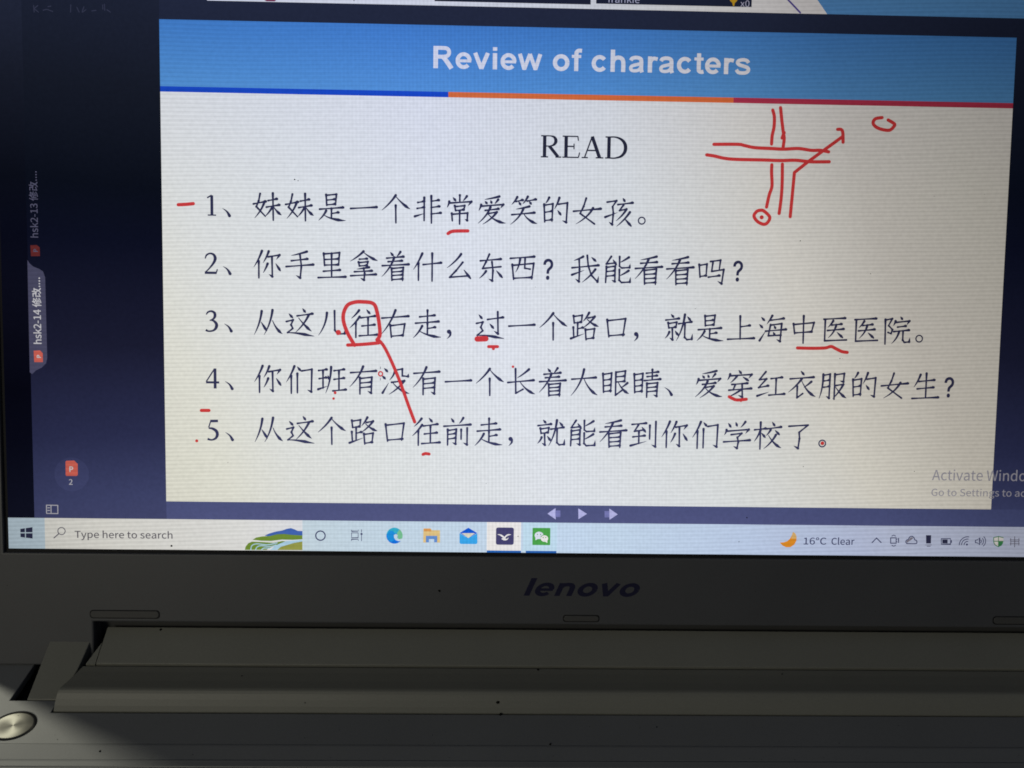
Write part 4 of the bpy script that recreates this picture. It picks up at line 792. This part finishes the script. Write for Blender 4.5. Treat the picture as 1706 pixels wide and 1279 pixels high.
# digits and capitals of the roman face: pen strokes with thick and thin
ROM = {
'R': [((21, 1), (21, 99), 13), ((4, 2), (38, 2), 4), ((4, 98), (30, 98), 4), [(22, 98, 4), (48, 98, 4), (66, 92, 9), (73, 76, 13), (66, 60, 9), (48, 52, 4), (22, 52, 4)], ((43, 52), (84, 3), 12), ((72, 2), (100, 2), 4)],
'E': [((21, 1), (21, 99), 13), ((4, 98), (76, 98), 4), ((75, 99), (78, 78), 3.5), ((21, 52), (58, 52), 4.5), ((58, 65), (58, 39), 3.5), ((4, 2), (80, 2), 4), ((79, 1), (85, 25), 3.5)],
'A': [((50, 99), (16, 2), 4.5), ((50, 99), (86, 2), 13), ((29, 35), (70, 35), 4.5), ((2, 2), (32, 2), 4), ((68, 2), (104, 2), 4)],
'D': [((21, 1), (21, 99), 13), ((4, 98), (36, 98), 4), ((4, 2), (36, 2), 4), [(22, 98, 4), (50, 98, 5), (78, 88, 9), (96, 66, 13), (97, 36, 13), (80, 12, 9), (50, 2, 5), (22, 2, 4)]],
'1': [((36, 2), (36, 96), 11), ((14, 84), (36, 97), 5), ((16, 2), (56, 2), 4)],
'2': [[(6, 72, 3), (12, 88, 6), (28, 97, 6), (46, 92, 9), (54, 74, 12), (46, 52, 9), (24, 24, 5), (4, 5, 4)], ((3, 4), (60, 4), 9), ((58, 3), (64, 22), 4)],
'3': [[(8, 80, 3), (16, 92, 6), (32, 97, 7), (47, 90, 10), (50, 74, 11), (42, 60, 7), (24, 52, 3)], [(26, 54, 3), (44, 50, 8), (57, 34, 12), (54, 16, 11), (40, 3, 7), (18, 0, 6), (5, 6, 9)]],
'4': [((44, 97), (3, 33), 4.5), ((2, 30), (66, 30), 8), ((46, 98), (46, 0), 11)],
'5': [((20, 92), (58, 93), 10), ((23, 94), (12, 60), 4), [(12, 57, 5), (30, 55, 9), (48, 44, 12), (54, 26, 12), (46, 8, 9), (26, -1, 6), (6, 4, 9)]],
}
def roman(k, ch, x, y, s):
    for st in ROM[ch]:
        if isinstance(st, tuple):
            (x0, y0), (x1, y1), w = st; k.stroke([(x + x0 * s, y - y0 * s), (x + x1 * s, y - y1 * s)], (w * 1.12 + 1.6) * s, cap=False, smooth=False)
        else: k.stroke([(x + a * s, y - b * s) for a, b, c in st], [(c * 1.12 + 1.6) * s for a, b, c in st], cap=False, k=6)
k = Ink(); a = q(899.5, 261.2); s = (q(1041.5, 262)[0] - a[0]) / 398
xx = a[0]
for ch, ad in (('R', 100), ('E', 92), ('A', 108), ('D', 108)): roman(k, ch, xx, a[1] + .4, s); xx += ad * s
k.obj('heading_text', LM['serif'], scr, on(8))['label'] = 'serif heading reading READ'
WORDS = ('first', 'second', 'third', 'fourth', 'fifth')
for li, (txt, A, B) in enumerate(LINES):
    k = Ink(); a, b = q(*A), q(*B); yy = (a[1] + b[1]) / 2; n = len(txt) - 1; em = (b[0] - a[0]) / n
    for i, ch in enumerate(txt):
        cx = a[0] + em * i
        if ch in KAI and ch != '，': brush(k, ch, cx, yy + (a[1] - yy) * (1 - 2 * i / n) * .6, em * .915)
    nm, nx, ny = NUMS[li]; c = q(nx, ny); roman(k, nm, c[0] - 8.2, c[1] + 13.0, .262)
    dun(k, *DUN[li])
    if li == 0: ring(k, 1069, 367.5, 4.3)
    if li == 1: qm(k, 914, 448); qm(k, 1230, 451)
    if li == 2: comma(k, 748.5, 556.5); comma(k, 1060, 560.5); ring(k, 1531, 564, 4.3)
    if li == 3: dun(k, 1113, 651); qm(k, 1581.5, 644.5)
    if li == 4: comma(k, 851, 735); ring(k, 1369.6, 738.5, 4.4)
    k.obj('text_line', LM['ink'], scr, on(8))['label'] = WORDS[li] + ' numbered Chinese sentence'
# ---------------------------------------------------------------- maker's name on the bezel
k = Ink()
lx0, lx1 = (-17.4 / PX + 741), (17.8 / PX + 741)
grotesque(k, 'lenovo', 0, 0, 23.5, (lx1 - lx0) + 1, shear=.30, fat=1.12)
k.obj('name_print', M_LOGO, laptop, lambda x, y, z: lid((x + lx0 - 3 - 741) * PX, -13.1 - y * PX, 1.115 + z * 40))['label'] = 'dark slanted lettering reading lenovo on the bezel'
# ---------------------------------------------------------------- dust and crumbs lying on the laptop
def lidpt(x, y, n):                       # measured point on the lid at n mm above the panel
    c = q(x, y); X_, U_ = (c[0] - 741) * PX, (768 - c[1]) * PX
    cu, cn, cx_ = (768 - 477.17) * PX, 1046.87 * PX, (625.7 - 741) * PX
    t = n / cn; return X_ + (cx_ - X_) * t, U_ + (cu - U_) * t
g = Mesh()
def crumb(P, r, nrm, fl=.5):
    rnd = random.Random(int(P.x * 1e6) ^ int(r * 1e4)); b = bmesh.new(); bmesh.ops.create_icosphere(b, subdivisions=1, radius=r * MM)
    for v in b.verts: v.co *= rnd.uniform(.7, 1.25); v.co.z *= fl
    rot = nrm.to_track_quat('Z', 'Y').to_matrix()
    vv = [P + rot @ v.co for v in b.verts]; ff = [tuple(v.index for v in f.verts) for f in b.faces]; b.free()
    g.add(vv, ff)
ln = Vector((0, -CA, SA))
for x, y, r in ((1244, 862, .30), (286, 909, .42), (863, 893, .22), (1333, 401, .22), (1450, 456, .2), (1399, 597, .2), (1403, 597, .12), (1158, 514, .16), (1160, 513, .12), (590, 1, .2), (1556, 327, .12), (1338, 777, .18), (1231, 902, .2), (491, 299, .28), (497, 301, .2), (1640, 324, .12), (640, 590, .1), (892, 478, .14), (810, 805, .15), (1523, 785, .18), (380, 770, .15), (1010, 620, .1)):
    a, b = lidpt(x, y, .2); crumb(lid(a, b, .34), r * .8, ln, .4)
a, b = lidpt(732, 984, 1.1); crumb(lid(a, b, 1.15), .42, ln)
for X, Y_, Z, r in ((-25.0, -29.6, DECK + 2.6, .72), (-24.2, -31.8, DECK + .1, .45), (-13.0, -18.7, DECK + 3.9, .5), (-10.5, -42.0, DECK + .05, .36), (-132, -44.8, DECK + .15, .3), (-128, -8.0, DECK + 8.9, .4), (-80, -30, DECK + 2.3, .2), (60, -20, DECK + 4.2, .22), (20, -36, DECK, .2), (-100, -22, DECK + 4.3, .2)):
    crumb(w3(X, Y_, Z), r, Vector((0, -.3, 1)), .6)
for i in range(130):
    X = random.uniform(-186, 186)
    if random.random() < .4: crumb(lid(X, random.uniform(-20, -2.5), 1.12), random.uniform(.04, .11), ln, .5)
    else: crumb(w3(X, random.choice((random.uniform(-42, -32), random.uniform(-47, -43.3))), DECK + .05), random.uniform(.04, .12), Vector((0, 0, 1)), .5)
V, F = g.V, g.F
dust = g.obj('dust', M_DUST, None, tf=lambda x, y, z: Vector((x, y, z)))
dust['kind'] = 'stuff'; dust['label'] = 'dark specks of dust and crumbs lying on the laptop'; dust['category'] = 'dust'
